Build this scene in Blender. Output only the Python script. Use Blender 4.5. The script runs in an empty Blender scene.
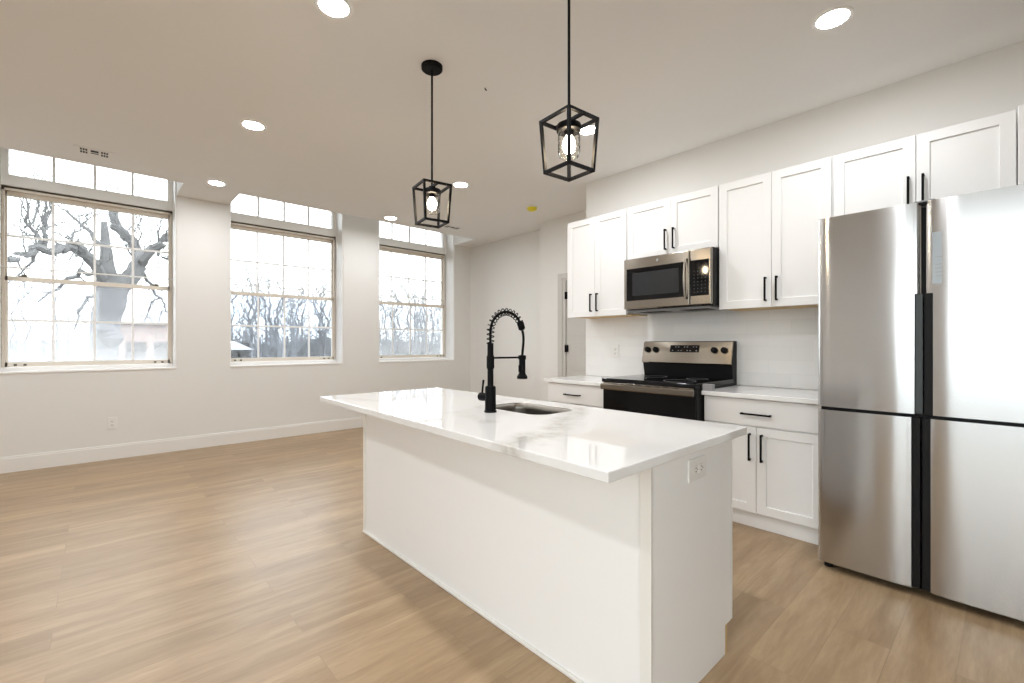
import bpy, bmesh, math, random
from mathutils import Vector, Matrix

random.seed(7)
S = bpy.context.scene
COL = S.collection

# ------------------------------------------------------------------ camera, sky, exposure
CAM_H, YAW, F_PX = 1.2, math.radians(42.37), 455.5
cam = bpy.data.cameras.new('camera')
cam.sensor_fit, cam.sensor_width = 'HORIZONTAL', 36.0
cam.lens = 36.0 * F_PX / 1024
cam.shift_y = (343.8 - 341.5) / 1024
cam.clip_start, cam.clip_end = 0.05, 500
co = bpy.data.objects.new('camera', cam)
COL.objects.link(co)
co.location = (0, 0, CAM_H)
co.rotation_euler = (math.pi / 2, 0, -YAW)
S.camera = co

SKY = 5.0
w = bpy.data.worlds.new('overcast_sky')
S.world = w
w.use_nodes = True
bg = w.node_tree.nodes['Background']
bg.inputs['Color'].default_value = (0.93, 0.97, 1.0, 1)
bg.inputs['Strength'].default_value = SKY

DOWNLIGHT_POWER = 230.0      # emission of each recessed lens
BULB_POWER = 120.0

S.view_settings.view_transform = 'Standard'
S.view_settings.look = 'None'
S.view_settings.gamma = 1
S.view_settings.use_curve_mapping = False
S.view_settings.exposure = 0.22
S.cycles.use_denoising = True
S.cycles.max_bounces = 14
S.cycles.diffuse_bounces = 8
S.cycles.glossy_bounces = 6
S.cycles.transmission_bounces = 8
S.cycles.transparent_max_bounces = 16
S.cycles.sample_clamp_indirect = 8
S.cycles.caustics_reflective = False
S.cycles.caustics_refractive = False


# ------------------------------------------------------------------ materials
def lin(r, g, b):
    f = lambda v: (v / 255) / 12.92 if v / 255 <= 0.04045 else ((v / 255 + 0.055) / 1.055) ** 2.4
    return (f(r), f(g), f(b), 1)


def nt(name):
    m = bpy.data.materials.new(name)
    m.use_nodes = True
    n = m.node_tree
    return m, n, n.nodes['Principled BSDF'], n.nodes['Material Output']


def node(n, kind, **kw):
    x = n.nodes.new(kind)
    for k, v in kw.items():
        if k in x.inputs.keys():
            x.inputs[k].default_value = v
        else:
            setattr(x, k, v)
    return x


def coords(n, scale=(1, 1, 1), kind='Object'):
    t = n.nodes.new('ShaderNodeTexCoord')
    mp = n.nodes.new('ShaderNodeMapping')
    mp.inputs['Scale'].default_value = scale
    n.links.new(t.outputs[kind], mp.inputs['Vector'])
    return mp.outputs['Vector']


def simple(name, col, rough=0.5, metal=0.0, var=0.03, nscale=6.0, bump=0.0, spec=0.5, coat=0.0):
    """plain material whose tone wanders a little with a noise"""
    m, n, p, o = nt(name)
    p.inputs['Roughness'].default_value = rough
    p.inputs['Metallic'].default_value = metal
    p.inputs['Specular IOR Level'].default_value = spec
    p.inputs['Coat Weight'].default_value = coat
    nz = node(n, 'ShaderNodeTexNoise', Scale=nscale, Detail=3.0)
    n.links.new(coords(n), nz.inputs['Vector'])
    mx = n.nodes.new('ShaderNodeMix')
    mx.data_type = 'RGBA'
    mx.inputs[6].default_value = tuple(c * (1 - var) for c in col[:3]) + (1,)
    mx.inputs[7].default_value = tuple(min(1, c * (1 + var)) for c in col[:3]) + (1,)
    n.links.new(nz.outputs['Fac'], mx.inputs[0])
    n.links.new(mx.outputs[2], p.inputs['Base Color'])
    if bump:
        b = node(n, 'ShaderNodeBump', Strength=bump, Distance=0.002)
        nb = node(n, 'ShaderNodeTexNoise', Scale=180.0, Detail=2.0)
        n.links.new(coords(n), nb.inputs['Vector'])
        n.links.new(nb.outputs['Fac'], b.inputs['Height'])
        n.links.new(b.outputs['Normal'], p.inputs['Normal'])
    return m


def emit(name, col, strength):
    m, n, p, o = nt(name)
    n.nodes.remove(p)
    e = node(n, 'ShaderNodeEmission', Strength=strength)
    e.inputs['Color'].default_value = col
    n.links.new(e.outputs[0], o.inputs['Surface'])
    return m


def floor_mat():
    m, n, p, o = nt('oak_plank_floor')
    v = coords(n)
    br = node(n, 'ShaderNodeTexBrick', Scale=1.0)
    br.offset = 0.37
    br.inputs['Color1'].default_value = (0.0, 0.0, 0.0, 1)
    br.inputs['Color2'].default_value = (1, 1, 1, 1)
    br.inputs['Mortar'].default_value = (0.5, 0.5, 0.5, 1)
    br.inputs['Mortar Size'].default_value = 0.0012
    br.inputs['Mortar Smooth'].default_value = 0.2
    br.inputs['Brick Width'].default_value = 1.22
    br.inputs['Row Height'].default_value = 0.185
    n.links.new(v, br.inputs['Vector'])
    # long grain
    gv = coords(n, (0.9, 7.0, 1))
    off = n.nodes.new('ShaderNodeVectorMath')
    off.operation = 'ADD'
    sc = n.nodes.new('ShaderNodeVectorMath')
    sc.operation = 'SCALE'
    sc.inputs['Scale'].default_value = 37.0
    n.links.new(br.outputs['Color'], sc.inputs[0])
    n.links.new(gv, off.inputs[0])
    n.links.new(sc.outputs[0], off.inputs[1])
    g = node(n, 'ShaderNodeTexNoise', Scale=1.6, Detail=6.0, Roughness=0.62, Distortion=0.6)
    n.links.new(off.outputs[0], g.inputs['Vector'])
    fine = node(n, 'ShaderNodeTexNoise', Scale=9.0, Detail=4.0, Roughness=0.7)
    n.links.new(off.outputs[0], fine.inputs['Vector'])
    r = n.nodes.new('ShaderNodeValToRGB')
    r.color_ramp.elements[0].position = 0.28
    r.color_ramp.elements[0].color = FLOOR_DARK
    r.color_ramp.elements[1].position = 0.72
    r.color_ramp.elements[1].color = FLOOR_LIGHT
    n.links.new(g.outputs['Fac'], r.inputs['Fac'])
    # plank to plank tone
    t = n.nodes.new('ShaderNodeMix')
    t.data_type = 'RGBA'
    t.blend_type = 'MULTIPLY'
    t.inputs[0].default_value = 1.0
    tr = n.nodes.new('ShaderNodeValToRGB')
    tr.color_ramp.elements[0].color = (0.88, 0.865, 0.85, 1)
    tr.color_ramp.elements[1].color = (1.06, 1.05, 1.04, 1)
    n.links.new(br.outputs['Color'], tr.inputs['Fac'])
    n.links.new(r.outputs['Color'], t.inputs[6])
    n.links.new(tr.outputs['Color'], t.inputs[7])
    t2 = n.nodes.new('ShaderNodeMix')
    t2.data_type = 'RGBA'
    t2.blend_type = 'MULTIPLY'
    t2.inputs[0].default_value = 0.28
    fr = n.nodes.new('ShaderNodeValToRGB')
    fr.color_ramp.elements[0].position = 0.35
    fr.color_ramp.elements[0].color = (0.62, 0.55, 0.48, 1)
    fr.color_ramp.elements[1].position = 0.6
    fr.color_ramp.elements[1].color = (1, 1, 1, 1)
    n.links.new(fine.outputs['Fac'], fr.inputs['Fac'])
    n.links.new(t.outputs[2], t2.inputs[6])
    n.links.new(fr.outputs['Color'], t2.inputs[7])
    sm = n.nodes.new('ShaderNodeMix')
    sm.data_type = 'RGBA'
    sm.inputs[7].default_value = (0.10, 0.065, 0.04, 1)
    ml = node(n, 'ShaderNodeMath', operation='MULTIPLY')
    ml.inputs[1].default_value = 0.25
    n.links.new(br.outputs['Fac'], ml.inputs[0])
    n.links.new(ml.outputs[0], sm.inputs[0])
    n.links.new(t2.outputs[2], sm.inputs[6])
    n.links.new(sm.outputs[2], p.inputs['Base Color'])
    p.inputs['Roughness'].default_value = 0.36
    p.inputs['Specular IOR Level'].default_value = 0.4
    b = node(n, 'ShaderNodeBump', Strength=0.12, Distance=0.002)
    n.links.new(fine.outputs['Fac'], b.inputs['Height'])
    n.links.new(b.outputs['Normal'], p.inputs['Normal'])
    return m


def quartz_mat(name, veins):
    """polished white quartz; veins = (x0, y0, x1, y1, half width, strength) in the slab's own coordinates, wandering with a noise"""
    m, n, p, o = nt(name)
    v = coords(n)
    def math_(op, a, b=None, clamp=False):
        x = node(n, 'ShaderNodeMath', operation=op, use_clamp=clamp)
        for k, q in enumerate((a, b)):
            if q is None:
                continue
            if isinstance(q, (int, float)):
                x.inputs[k].default_value = q
            else:
                n.links.new(q, x.inputs[k])
        return x.outputs[0]
    def vec(op, a, b, out=0):
        x = node(n, 'ShaderNodeVectorMath', operation=op)
        for k, q in enumerate((a, b)):
            if isinstance(q, tuple):
                x.inputs[k].default_value = q
            else:
                n.links.new(q, x.inputs[k])
        return x.outputs[out]
    big = node(n, 'ShaderNodeTexNoise', Scale=4.0, Detail=4.0, Roughness=0.6)
    n.links.new(v, big.inputs['Vector'])
    cen = vec('SUBTRACT', big.outputs['Color'], (0.5, 0.5, 0.5))
    warp = vec('MULTIPLY', cen, (0.22, 0.22, 0.0))
    flat = vec('MULTIPLY', v, (1, 1, 0))
    w2 = vec('ADD', flat, warp)
    cloud = node(n, 'ShaderNodeTexNoise', Scale=9.0, Detail=4.0, Roughness=0.65)
    n.links.new(v, cloud.inputs['Vector'])
    total = None
    for x0, y0, x1, y1, hw, st in veins:
        d = (x1 - x0, y1 - y0)
        l2 = d[0] ** 2 + d[1] ** 2
        rel = vec('SUBTRACT', w2, (x0, y0, 0.0))
        dt = vec('DOT_PRODUCT', rel, (d[0] / l2, d[1] / l2, 0.0), 1)
        h_ = math_('ADD', dt, 0.0, True)
        sc_ = node(n, 'ShaderNodeVectorMath', operation='SCALE')
        sc_.inputs[0].default_value = (d[0], d[1], 0)
        n.links.new(h_, sc_.inputs['Scale'])
        off = vec('SUBTRACT', rel, sc_.outputs[0])
        ln = node(n, 'ShaderNodeVectorMath', operation='LENGTH')
        n.links.new(off, ln.inputs[0])
        q = math_('DIVIDE', ln.outputs['Value'], hw)
        q = math_('SUBTRACT', 1.0, q, True)
        q = math_('MULTIPLY', q, st)
        total = q if total is None else math_('MAXIMUM', total, q)
    br = n.nodes.new('ShaderNodeMapRange')
    br.inputs['From Min'].default_value = 0.38
    br.inputs['From Max'].default_value = 0.62
    br.inputs['To Min'].default_value = 0.15
    n.links.new(cloud.outputs['Fac'], br.inputs['Value'])
    fac = math_('MULTIPLY', total, br.outputs[0], True)
    mx = n.nodes.new('ShaderNodeMix')
    mx.data_type = 'RGBA'
    mx.inputs[6].default_value = (0.80, 0.80, 0.795, 1)
    mx.inputs[7].default_value = (0.52, 0.495, 0.46, 1)
    n.links.new(fac, mx.inputs[0])
    n.links.new(mx.outputs[2], p.inputs['Base Color'])
    p.inputs['Roughness'].default_value = 0.025
    return m


def steel_mat(name, col, rough=0.25, aniso=0.6, wob=0.0, rot=0.0):
    m, n, p, o = nt(name)
    p.inputs['Metallic'].default_value = 1
    p.inputs['Anisotropic'].default_value = aniso
    p.inputs['Anisotropic Rotation'].default_value = rot
    tg = n.nodes.new('ShaderNodeTangent')
    tg.direction_type = 'RADIAL'
    tg.axis = 'Z'
    n.links.new(tg.outputs[0], p.inputs['Tangent'])
    nz = node(n, 'ShaderNodeTexNoise', Scale=3.0, Detail=4.0, Roughness=0.7)
    n.links.new(coords(n, (1, 1, 150)), nz.inputs['Vector'])
    mx = n.nodes.new('ShaderNodeMix')
    mx.data_type = 'RGBA'
    mx.inputs[6].default_value = tuple(c * 0.95 for c in col[:3]) + (1,)
    mx.inputs[7].default_value = tuple(min(1, c * 1.05) for c in col[:3]) + (1,)
    n.links.new(nz.outputs['Fac'], mx.inputs[0])
    n.links.new(mx.outputs[2], p.inputs['Base Color'])
    p.inputs['Roughness'].default_value = rough
    if wob:
        b = node(n, 'ShaderNodeBump', Strength=1.0, Distance=wob)
        nb = node(n, 'ShaderNodeTexNoise', Scale=1.0, Detail=1.0)
        n.links.new(coords(n, (4.5, 4.5, 0.9)), nb.inputs['Vector'])
        n.links.new(nb.outputs['Fac'], b.inputs['Height'])
        n.links.new(b.outputs['Normal'], p.inputs['Normal'])
    return m


def glass_mat(name, tint=(0.97, 0.985, 0.98, 1), haze=0.0, bloom=None, refl=0.06):
    """window pane: clear with a thin reflection; haze = white condensation that thickens low on the pane (object z) in noisy patches,
    bloom = (x, z, half width, half height, amount) of one white glare patch painted into the glass"""
    m, n, p, o = nt(name)
    n.nodes.remove(p)
    tr = n.nodes.new('ShaderNodeBsdfTransparent')
    tr.inputs[0].default_value = tint
    gl = node(n, 'ShaderNodeBsdfGlossy', Roughness=0.02)
    fr = node(n, 'ShaderNodeFresnel', IOR=1.45)
    mxs = n.nodes.new('ShaderNodeMixShader')
    n.links.new(fr.outputs[0], mxs.inputs[0])
    n.links.new(tr.outputs[0], mxs.inputs[1])
    n.links.new(gl.outputs[0], mxs.inputs[2])
    out = mxs
    if haze or bloom:
        tl = n.nodes.new('ShaderNodeBsdfTranslucent')
        tl.inputs[0].default_value = (0.95, 0.96, 0.97, 1)
        df = n.nodes.new('ShaderNodeBsdfDiffuse')
        df.inputs[0].default_value = (0.9, 0.9, 0.9, 1)
        hz = n.nodes.new('ShaderNodeMixShader')
        hz.inputs[0].default_value = 0.25
        n.links.new(tl.outputs[0], hz.inputs[1])
        n.links.new(df.outputs[0], hz.inputs[2])
        tc = n.nodes.new('ShaderNodeTexCoord')
        sep = n.nodes.new('ShaderNodeSeparateXYZ')
        n.links.new(tc.outputs['Object'], sep.inputs[0])
        mr = n.nodes.new('ShaderNodeMapRange')
        mr.inputs['From Min'].default_value = 0.10
        mr.inputs['From Max'].default_value = 0.62
        mr.inputs['To Min'].default_value = haze * 1.6
        mr.inputs['To Max'].default_value = haze * 0.35
        n.links.new(sep.outputs['Z'], mr.inputs['Value'])
        nz = node(n, 'ShaderNodeTexNoise', Scale=3.0, Detail=3.0)
        n.links.new(tc.outputs['Object'], nz.inputs['Vector'])
        mu = node(n, 'ShaderNodeMath', operation='MULTIPLY')
        n.links.new(mr.outputs[0], mu.inputs[0])
        ma = node(n, 'ShaderNodeMath', operation='ADD')
        ma.inputs[1].default_value = 0.5
        n.links.new(nz.outputs['Fac'], ma.inputs[0])
        n.links.new(ma.outputs[0], mu.inputs[1])
        fac = mu.outputs[0]
        if bloom:
            bx, bz, hw, hh, amt = bloom
            sx = node(n, 'ShaderNodeMath', operation='SUBTRACT'); sx.inputs[1].default_value = bx
            n.links.new(sep.outputs['X'], sx.inputs[0])
            dx = node(n, 'ShaderNodeMath', operation='DIVIDE'); dx.inputs[1].default_value = hw
            n.links.new(sx.outputs[0], dx.inputs[0])
            sz = node(n, 'ShaderNodeMath', operation='SUBTRACT'); sz.inputs[1].default_value = bz
            n.links.new(sep.outputs['Z'], sz.inputs[0])
            dz = node(n, 'ShaderNodeMath', operation='DIVIDE'); dz.inputs[1].default_value = hh
            n.links.new(sz.outputs[0], dz.inputs[0])
            x2 = node(n, 'ShaderNodeMath', operation='MULTIPLY')
            n.links.new(dx.outputs[0], x2.inputs[0]); n.links.new(dx.outputs[0], x2.inputs[1])
            z2 = node(n, 'ShaderNodeMath', operation='MULTIPLY')
            n.links.new(dz.outputs[0], z2.inputs[0]); n.links.new(dz.outputs[0], z2.inputs[1])
            ad = node(n, 'ShaderNodeMath', operation='ADD')
            n.links.new(x2.outputs[0], ad.inputs[0]); n.links.new(z2.outputs[0], ad.inputs[1])
            ng = node(n, 'ShaderNodeMath', operation='MULTIPLY'); ng.inputs[1].default_value = -1
            n.links.new(ad.outputs[0], ng.inputs[0])
            ex = node(n, 'ShaderNodeMath', operation='EXPONENT')
            n.links.new(ng.outputs[0], ex.inputs[0])
            sc = node(n, 'ShaderNodeMath', operation='MULTIPLY'); sc.inputs[1].default_value = amt
            n.links.new(ex.outputs[0], sc.inputs[0])
            tt = node(n, 'ShaderNodeMath', operation='ADD', use_clamp=True)
            n.links.new(fac, tt.inputs[0]); n.links.new(sc.outputs[0], tt.inputs[1])
            fac = tt.outputs[0]
        fx = n.nodes.new('ShaderNodeMixShader')
        n.links.new(fac, fx.inputs[0])
        n.links.new(mxs.outputs[0], fx.inputs[1])
        n.links.new(hz.outputs[0], fx.inputs[2])
        out = fx
    n.links.new(out.outputs[0], o.inputs['Surface'])
    return m


def shade_glass_mat():
    """seeded glass of the pendant jars"""
    m, n, p, o = nt('seeded_glass')
    n.nodes.remove(p)
    tr = n.nodes.new('ShaderNodeBsdfTransparent')
    tr.inputs[0].default_value = (0.985, 0.98, 0.97, 1)
    gl = node(n, 'ShaderNodeBsdfGlossy', Roughness=0.05)
    fr = node(n, 'ShaderNodeLayerWeight', Blend=0.1)
    nz = node(n, 'ShaderNodeTexVoronoi', Scale=90.0)
    n.links.new(coords(n), nz.inputs['Vector'])
    b = node(n, 'ShaderNodeBump', Strength=0.6, Distance=0.003)
    n.links.new(nz.outputs['Distance'], b.inputs['Height'])
    n.links.new(b.outputs['Normal'], gl.inputs['Normal'])
    n.links.new(b.outputs['Normal'], fr.inputs['Normal'])
    mx = n.nodes.new('ShaderNodeMixShader')
    n.links.new(fr.outputs['Fresnel'], mx.inputs[0])
    n.links.new(tr.outputs[0], mx.inputs[1])
    n.links.new(gl.outputs[0], mx.inputs[2])
    n.links.new(mx.outputs[0], o.inputs['Surface'])
    return m


def tile_mat():
    m, n, p, o = nt('white_backsplash_tile')
    v = coords(n)
    sw = n.nodes.new('ShaderNodeSeparateXYZ')
    n.links.new(v, sw.inputs[0])
    cb = n.nodes.new('ShaderNodeCombineXYZ')
    n.links.new(sw.outputs['Y'], cb.inputs['X'])
    n.links.new(sw.outputs['Z'], cb.inputs['Y'])
    br = node(n, 'ShaderNodeTexBrick', Scale=1.0)
    br.inputs['Color1'].default_value = (0.79, 0.79, 0.78, 1)
    br.inputs['Color2'].default_value = (0.83, 0.83, 0.82, 1)
    br.inputs['Mortar'].default_value = (0.76, 0.76, 0.75, 1)
    br.inputs['Mortar Size'].default_value = 0.0015
    br.inputs['Brick Width'].default_value = 0.305
    br.inputs['Row Height'].default_value = 0.1
    n.links.new(cb.outputs[0], br.inputs['Vector'])
    n.links.new(br.outputs['Color'], p.inputs['Base Color'])
    b = node(n, 'ShaderNodeBump', Strength=0.25, Distance=0.001)
    b.invert = True
    n.links.new(br.outputs['Fac'], b.inputs['Height'])
    n.links.new(b.outputs['Normal'], p.inputs['Normal'])
    p.inputs['Roughness'].default_value = 0.22
    return m


FLOOR_DARK = (0.305, 0.207, 0.116, 1)
FLOOR_LIGHT = (0.47, 0.342, 0.210, 1)
M = {}
M['wall'] = simple('warm_white_wall_paint', (0.76, 0.75, 0.725), 0.6, var=0.012, nscale=1.5, bump=0.05)
M['ceiling'] = simple('ceiling_paint', (0.82, 0.815, 0.80), 0.75, var=0.012, nscale=1.5, bump=0.05)
M['trim'] = simple('white_trim_paint', (0.80, 0.79, 0.76), 0.35, var=0.01)
M['jamb'] = simple('white_window_return', (0.90, 0.895, 0.88), 0.4, var=0.01)
M['almond'] = simple('almond_window_frame', (0.74, 0.68, 0.595), 0.4, var=0.02)
M['muntin'] = simple('pale_muntin', (0.90, 0.90, 0.89), 0.4, var=0.02)
M['gap_and_latch'] = simple('dark_gap_and_latches', (0.10, 0.09, 0.06), 0.7)  # latch colour, also painted in for shade in the sash gap
M['cabinet'] = simple('white_cabinet_lacquer', (0.83, 0.828, 0.82), 0.32, var=0.008)
M['island'] = simple('white_island_panel', (0.87, 0.872, 0.872), 0.4, var=0.008)
M['rawwood'] = simple('raw_plywood', (0.62, 0.44, 0.22), 0.6, var=0.12, nscale=30)
M['black'] = simple('matte_black_metal', (0.004, 0.004, 0.0045), 0.5, var=0.1, spec=0.08)
M['blackglass'] = simple('black_ceramic_glass', (0.005, 0.005, 0.006), 0.06, var=0.05, spec=0.3)
M['oven'] = simple('black_oven_glass', (0.004, 0.004, 0.0045), 0.12, var=0.05, spec=0.18)
M['blackplastic'] = simple('black_plastic', (0.008, 0.008, 0.0085), 0.45, var=0.1, spec=0.16)
M['greyplastic'] = simple('grey_plastic', (0.28, 0.28, 0.285), 0.4, var=0.05)
M['darkgrey'] = simple('dark_grey_handle_liner', (0.035, 0.046, 0.048), 0.4, var=0.05)
M['midgrey'] = simple('mid_grey_window_screen', (0.025, 0.026, 0.028), 0.3, var=0.04, spec=0.2)
M['quartz'] = quartz_mat('white_quartz', [(-0.3, 0.28, 0.3, 0.05, 0.06, 0.5), (-0.2, -0.3, 0.25, -0.12, 0.05, 0.4)])
M['quartz_island'] = quartz_mat('white_veined_quartz', [
    (0.40, -0.33, 0.02, -0.52, 0.06, 0.75), (0.02, -0.52, -0.34, -0.70, 0.10, 1.0), (-0.25, -0.64, -0.50, -0.72, 0.09, 1.0), (-0.36, -0.66, -0.58, -0.84, 0.07, 0.9),
    (-0.22, -0.30, -0.17, -0.02, 0.06, 0.8), (-0.17, -0.02, 0.10, 0.10, 0.04, 0.5), (0.10, 0.10, 0.34, 0.20, 0.05, 0.6),
    (-0.34, 1.02, -0.25, 0.72, 0.06, 0.6), (-0.25, 0.72, -0.10, 0.25, 0.04, 0.35)])
M['floor'] = floor_mat()
M['fridge'] = steel_mat('brushed_fridge_steel', (0.53, 0.53, 0.53), 0.17, 0.85, 0.006, 0.25)
M['steel'] = steel_mat('warm_brushed_steel', (0.30, 0.27, 0.23), 0.22, 0.6, 0.0, 0.25)
M['steelrange'] = steel_mat('dark_brushed_steel', (0.215, 0.19, 0.155), 0.24, 0.6, 0.0, 0.25)
M['steelsink'] = steel_mat('sink_steel', (0.25, 0.235, 0.21), 0.36, 0.3)
M['tile'] = tile_mat()
M['plate'] = simple('white_outlet_plate', (0.80, 0.79, 0.77), 0.35, var=0.01)
M['slot'] = simple('dark_slot', (0.025, 0.023, 0.02), 0.7)
M['yellow'] = simple('yellow_dust_cap', (0.80, 0.70, 0.03), 0.45)
M['film'] = simple('blue_grey_protective_film', (0.42, 0.48, 0.53), 0.25, var=0.04, nscale=14)
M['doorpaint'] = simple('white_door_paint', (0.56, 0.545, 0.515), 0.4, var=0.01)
M['lens'] = emit('downlight_lens', (0.96, 0.975, 1.0, 1), DOWNLIGHT_POWER)
M['bulb'] = emit('warm_bulb', (1.0, 0.82, 0.58, 1), BULB_POWER)
M['pane'] = glass_mat('clear_window_pane')
M['pane_glare'] = glass_mat('window_pane_with_glare', haze=0.012, bloom=(0.10, 0.13, 0.42, 0.075, 0.6))  # white glare painted low on the upper pane
M['pane_fog'] = glass_mat('fogged_window_pane', tint=(0.93, 0.95, 0.97, 1), haze=0.18)
M['pane_mid'] = glass_mat('lightly_fogged_pane', tint=(0.88, 0.92, 0.96, 1), haze=0.028)
M['pane_haze'] = glass_mat('hazy_window_pane', tint=(0.90, 0.93, 0.95, 1), haze=0.095)
M['jar'] = shade_glass_mat()
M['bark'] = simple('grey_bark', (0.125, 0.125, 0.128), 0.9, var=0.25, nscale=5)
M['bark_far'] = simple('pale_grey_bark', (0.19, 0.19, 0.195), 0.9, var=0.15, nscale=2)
M['snow'] = simple('dormant_field', (0.16, 0.158, 0.15), 0.9, var=0.25, nscale=0.15)
M['brush'] = simple('bare_underbrush', (0.145, 0.143, 0.14), 0.9, var=0.25, nscale=0.6)
M['brick'] = simple('faded_red_brick', (0.30, 0.225, 0.20), 0.85, var=0.15, nscale=4)
M['siding'] = simple('white_siding', (0.80, 0.80, 0.80), 0.7)
M['roofing'] = simple('grey_shingle', (0.48, 0.48, 0.49), 0.8, var=0.1)


# ------------------------------------------------------------------ mesh helpers
class B:
    """collects shapes (world coordinates) and links them as one mesh object"""

    def __init__(self):
        self.bm = bmesh.new()

    def merge(self, t):
        me = bpy.data.meshes.new('tmp')
        t.to_mesh(me)
        t.free()
        self.bm.from_mesh(me)
        bpy.data.meshes.remove(me)
        return self

    def box(self, x0, x1, y0, y1, z0, z1, bev=0.0, seg=2):
        t = bmesh.new()
        bmesh.ops.create_cube(t, size=1)
        for v in t.verts:
            v.co = Vector(((x0 + x1) / 2 + v.co.x * (x1 - x0), (y0 + y1) / 2 + v.co.y * (y1 - y0), (z0 + z1) / 2 + v.co.z * (z1 - z0)))
        if bev:
            bmesh.ops.bevel(t, geom=t.edges[:], offset=bev, segments=seg, affect='EDGES', profile=0.5)
        return self.merge(t)

    def cyl(self, p0, p1, r0, r1=None, seg=24, caps=True):
        r1 = r0 if r1 is None else r1
        p0, p1 = Vector(p0), Vector(p1)
        return self.tube([p0, p1], [r0, r1], seg, caps)

    def tube(self, pts, radii, seg=12, caps=True):
        pts = [Vector(p) for p in pts]
        if not hasattr(radii, '__len__'):
            radii = [radii] * len(pts)
        bm = self.bm
        rings = []
        up = None
        for i, p in enumerate(pts):
            d = (pts[min(i + 1, len(pts) - 1)] - pts[max(i - 1, 0)]).normalized()
            if up is None:
                up = Vector((0, 0, 1)) if abs(d.z) < 0.9 else Vector((1, 0, 0))
            a = d.cross(up)
            if a.length < 1e-5:
                a = d.cross(Vector((0, 1, 0)))
            a.normalize()
            b = d.cross(a).normalized()
            up = -b if (-b).dot(up) > 0 else b
            rings.append([bm.verts.new(p + (a * math.cos(k * 2 * math.pi / seg) + b * math.sin(k * 2 * math.pi / seg)) * radii[i]) for k in range(seg)])
        for r, q in zip(rings, rings[1:]):
            for k in range(seg):
                bm.faces.new((r[k], r[(k + 1) % seg], q[(k + 1) % seg], q[k]))
        if caps:
            bm.faces.new(rings[0][::-1])
            bm.faces.new(rings[-1])
        return self

    def lathe(self, cx, cy, prof, seg=32):
        """prof: (radius, z) from one end to the other; radius 0 closes"""
        bm = self.bm
        rings = []
        for r, z in prof:
            if r < 1e-6:
                rings.append([bm.verts.new((cx, cy, z))])
            else:
                rings.append([bm.verts.new((cx + r * math.cos(k * 2 * math.pi / seg), cy + r * math.sin(k * 2 * math.pi / seg), z)) for k in range(seg)])
        for a, b in zip(rings, rings[1:]):
            for k in range(seg):
                k2 = (k + 1) % seg
                if len(a) == 1 and len(b) == 1:
                    continue
                if len(a) == 1:
                    bm.faces.new((a[0], b[k], b[k2]))
                elif len(b) == 1:
                    bm.faces.new((a[k], a[k2], b[0]))
                else:
                    bm.faces.new((a[k], a[k2], b[k2], b[k]))
        return self

    def prism(self, poly, axis, a0, a1, bev=0.0):
        """poly in the two other axes (order x,y,z without axis), extruded along axis from a0 to a1"""
        t = bmesh.new()
        def mk(u, v, a):
            return {'x': (a, u, v), 'y': (u, a, v), 'z': (u, v, a)}[axis]
        lo = [t.verts.new(mk(u, v, a0)) for u, v in poly]
        hi = [t.verts.new(mk(u, v, a1)) for u, v in poly]
        k = len(poly)
        t.faces.new(lo)
        t.faces.new(hi[::-1])
        for i in range(k):
            t.faces.new((lo[i], hi[i], hi[(i + 1) % k], lo[(i + 1) % k]))
        bmesh.ops.recalc_face_normals(t, faces=t.faces[:])
        if bev:
            bmesh.ops.bevel(t, geom=t.edges[:], offset=bev, segments=3, affect='EDGES', profile=0.5)
        return self.merge(t)

    def layers(self, loops, close=True):
        bm = self.bm
        rings = [[bm.verts.new(p) for p in l] for l in loops]
        k = len(rings[0])
        for a, b in zip(rings, rings[1:]):
            for i in range(k):
                bm.faces.new((a[i], a[(i + 1) % k], b[(i + 1) % k], b[i]))
        if close:
            bm.faces.new(rings[0][::-1])
            bm.faces.new(rings[-1])
        return self

    def front(self, xf, y0, y1, z0, z1, d=-1, stile=0.055, depth=0.009, t=0.02, shaker=True):
        """cabinet front in a plane of constant x, its face at xf looking along d"""
        def loop(ins, back):
            x = xf - d * back
            return [(x, y0 + ins, z0 + ins), (x, y1 - ins, z0 + ins), (x, y1 - ins, z1 - ins), (x, y0 + ins, z1 - ins)]
        ls = [loop(0, t), loop(0, 0.002), loop(0.002, 0)]
        if shaker:
            ls += [loop(stile, 0), loop(stile + 0.003, depth)]
        return self.layers(ls)

    def obj(self, name, mat, parent=None, smooth=False, kind=None):
        bm = self.bm
        bmesh.ops.recalc_face_normals(bm, faces=bm.faces[:])
        me = bpy.data.meshes.new(name)
        if parent is not None:
            org = WORLD[parent]
        else:
            xs = [v.co for v in bm.verts]
            lo = Vector([min(c[i] for c in xs) for i in range(3)])
            hi = Vector([max(c[i] for c in xs) for i in range(3)])
            org = Vector(((lo.x + hi.x) / 2, (lo.y + hi.y) / 2, lo.z))
        bmesh.ops.translate(bm, verts=bm.verts[:], vec=-org)
        bm.to_mesh(me)
        bm.free()
        me.materials.append(mat)
        if smooth:
            for f in me.polygons:
                f.use_smooth = True
            me.set_sharp_from_angle(angle=math.radians(38))
        o = bpy.data.objects.new(name, me)
        COL.objects.link(o)
        if parent is not None:
            o.parent = parent
        else:
            o.location = org
        WORLD[o] = org.copy()
        if kind:
            o['kind'] = kind
        if smooth == 'weighted':
            wn = o.modifiers.new('weighted_normal', 'WEIGHTED_NORMAL')
            wn.weight = 100
            wn.keep_sharp = True
        return o


WORLD = {}


def tag(o, label, cat, group=None, kind=None):
    o['label'] = label
    o['category'] = cat
    if group:
        o['group'] = group
    if kind:
        o['kind'] = kind
    return o


def thing(name, loc, label, cat, group=None, kind=None):
    o = bpy.data.objects.new(name, None)
    o.empty_display_size = 0.1
    COL.objects.link(o)
    o.location = loc
    WORLD[o] = Vector(loc)
    return tag(o, label, cat, group, kind)


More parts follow.
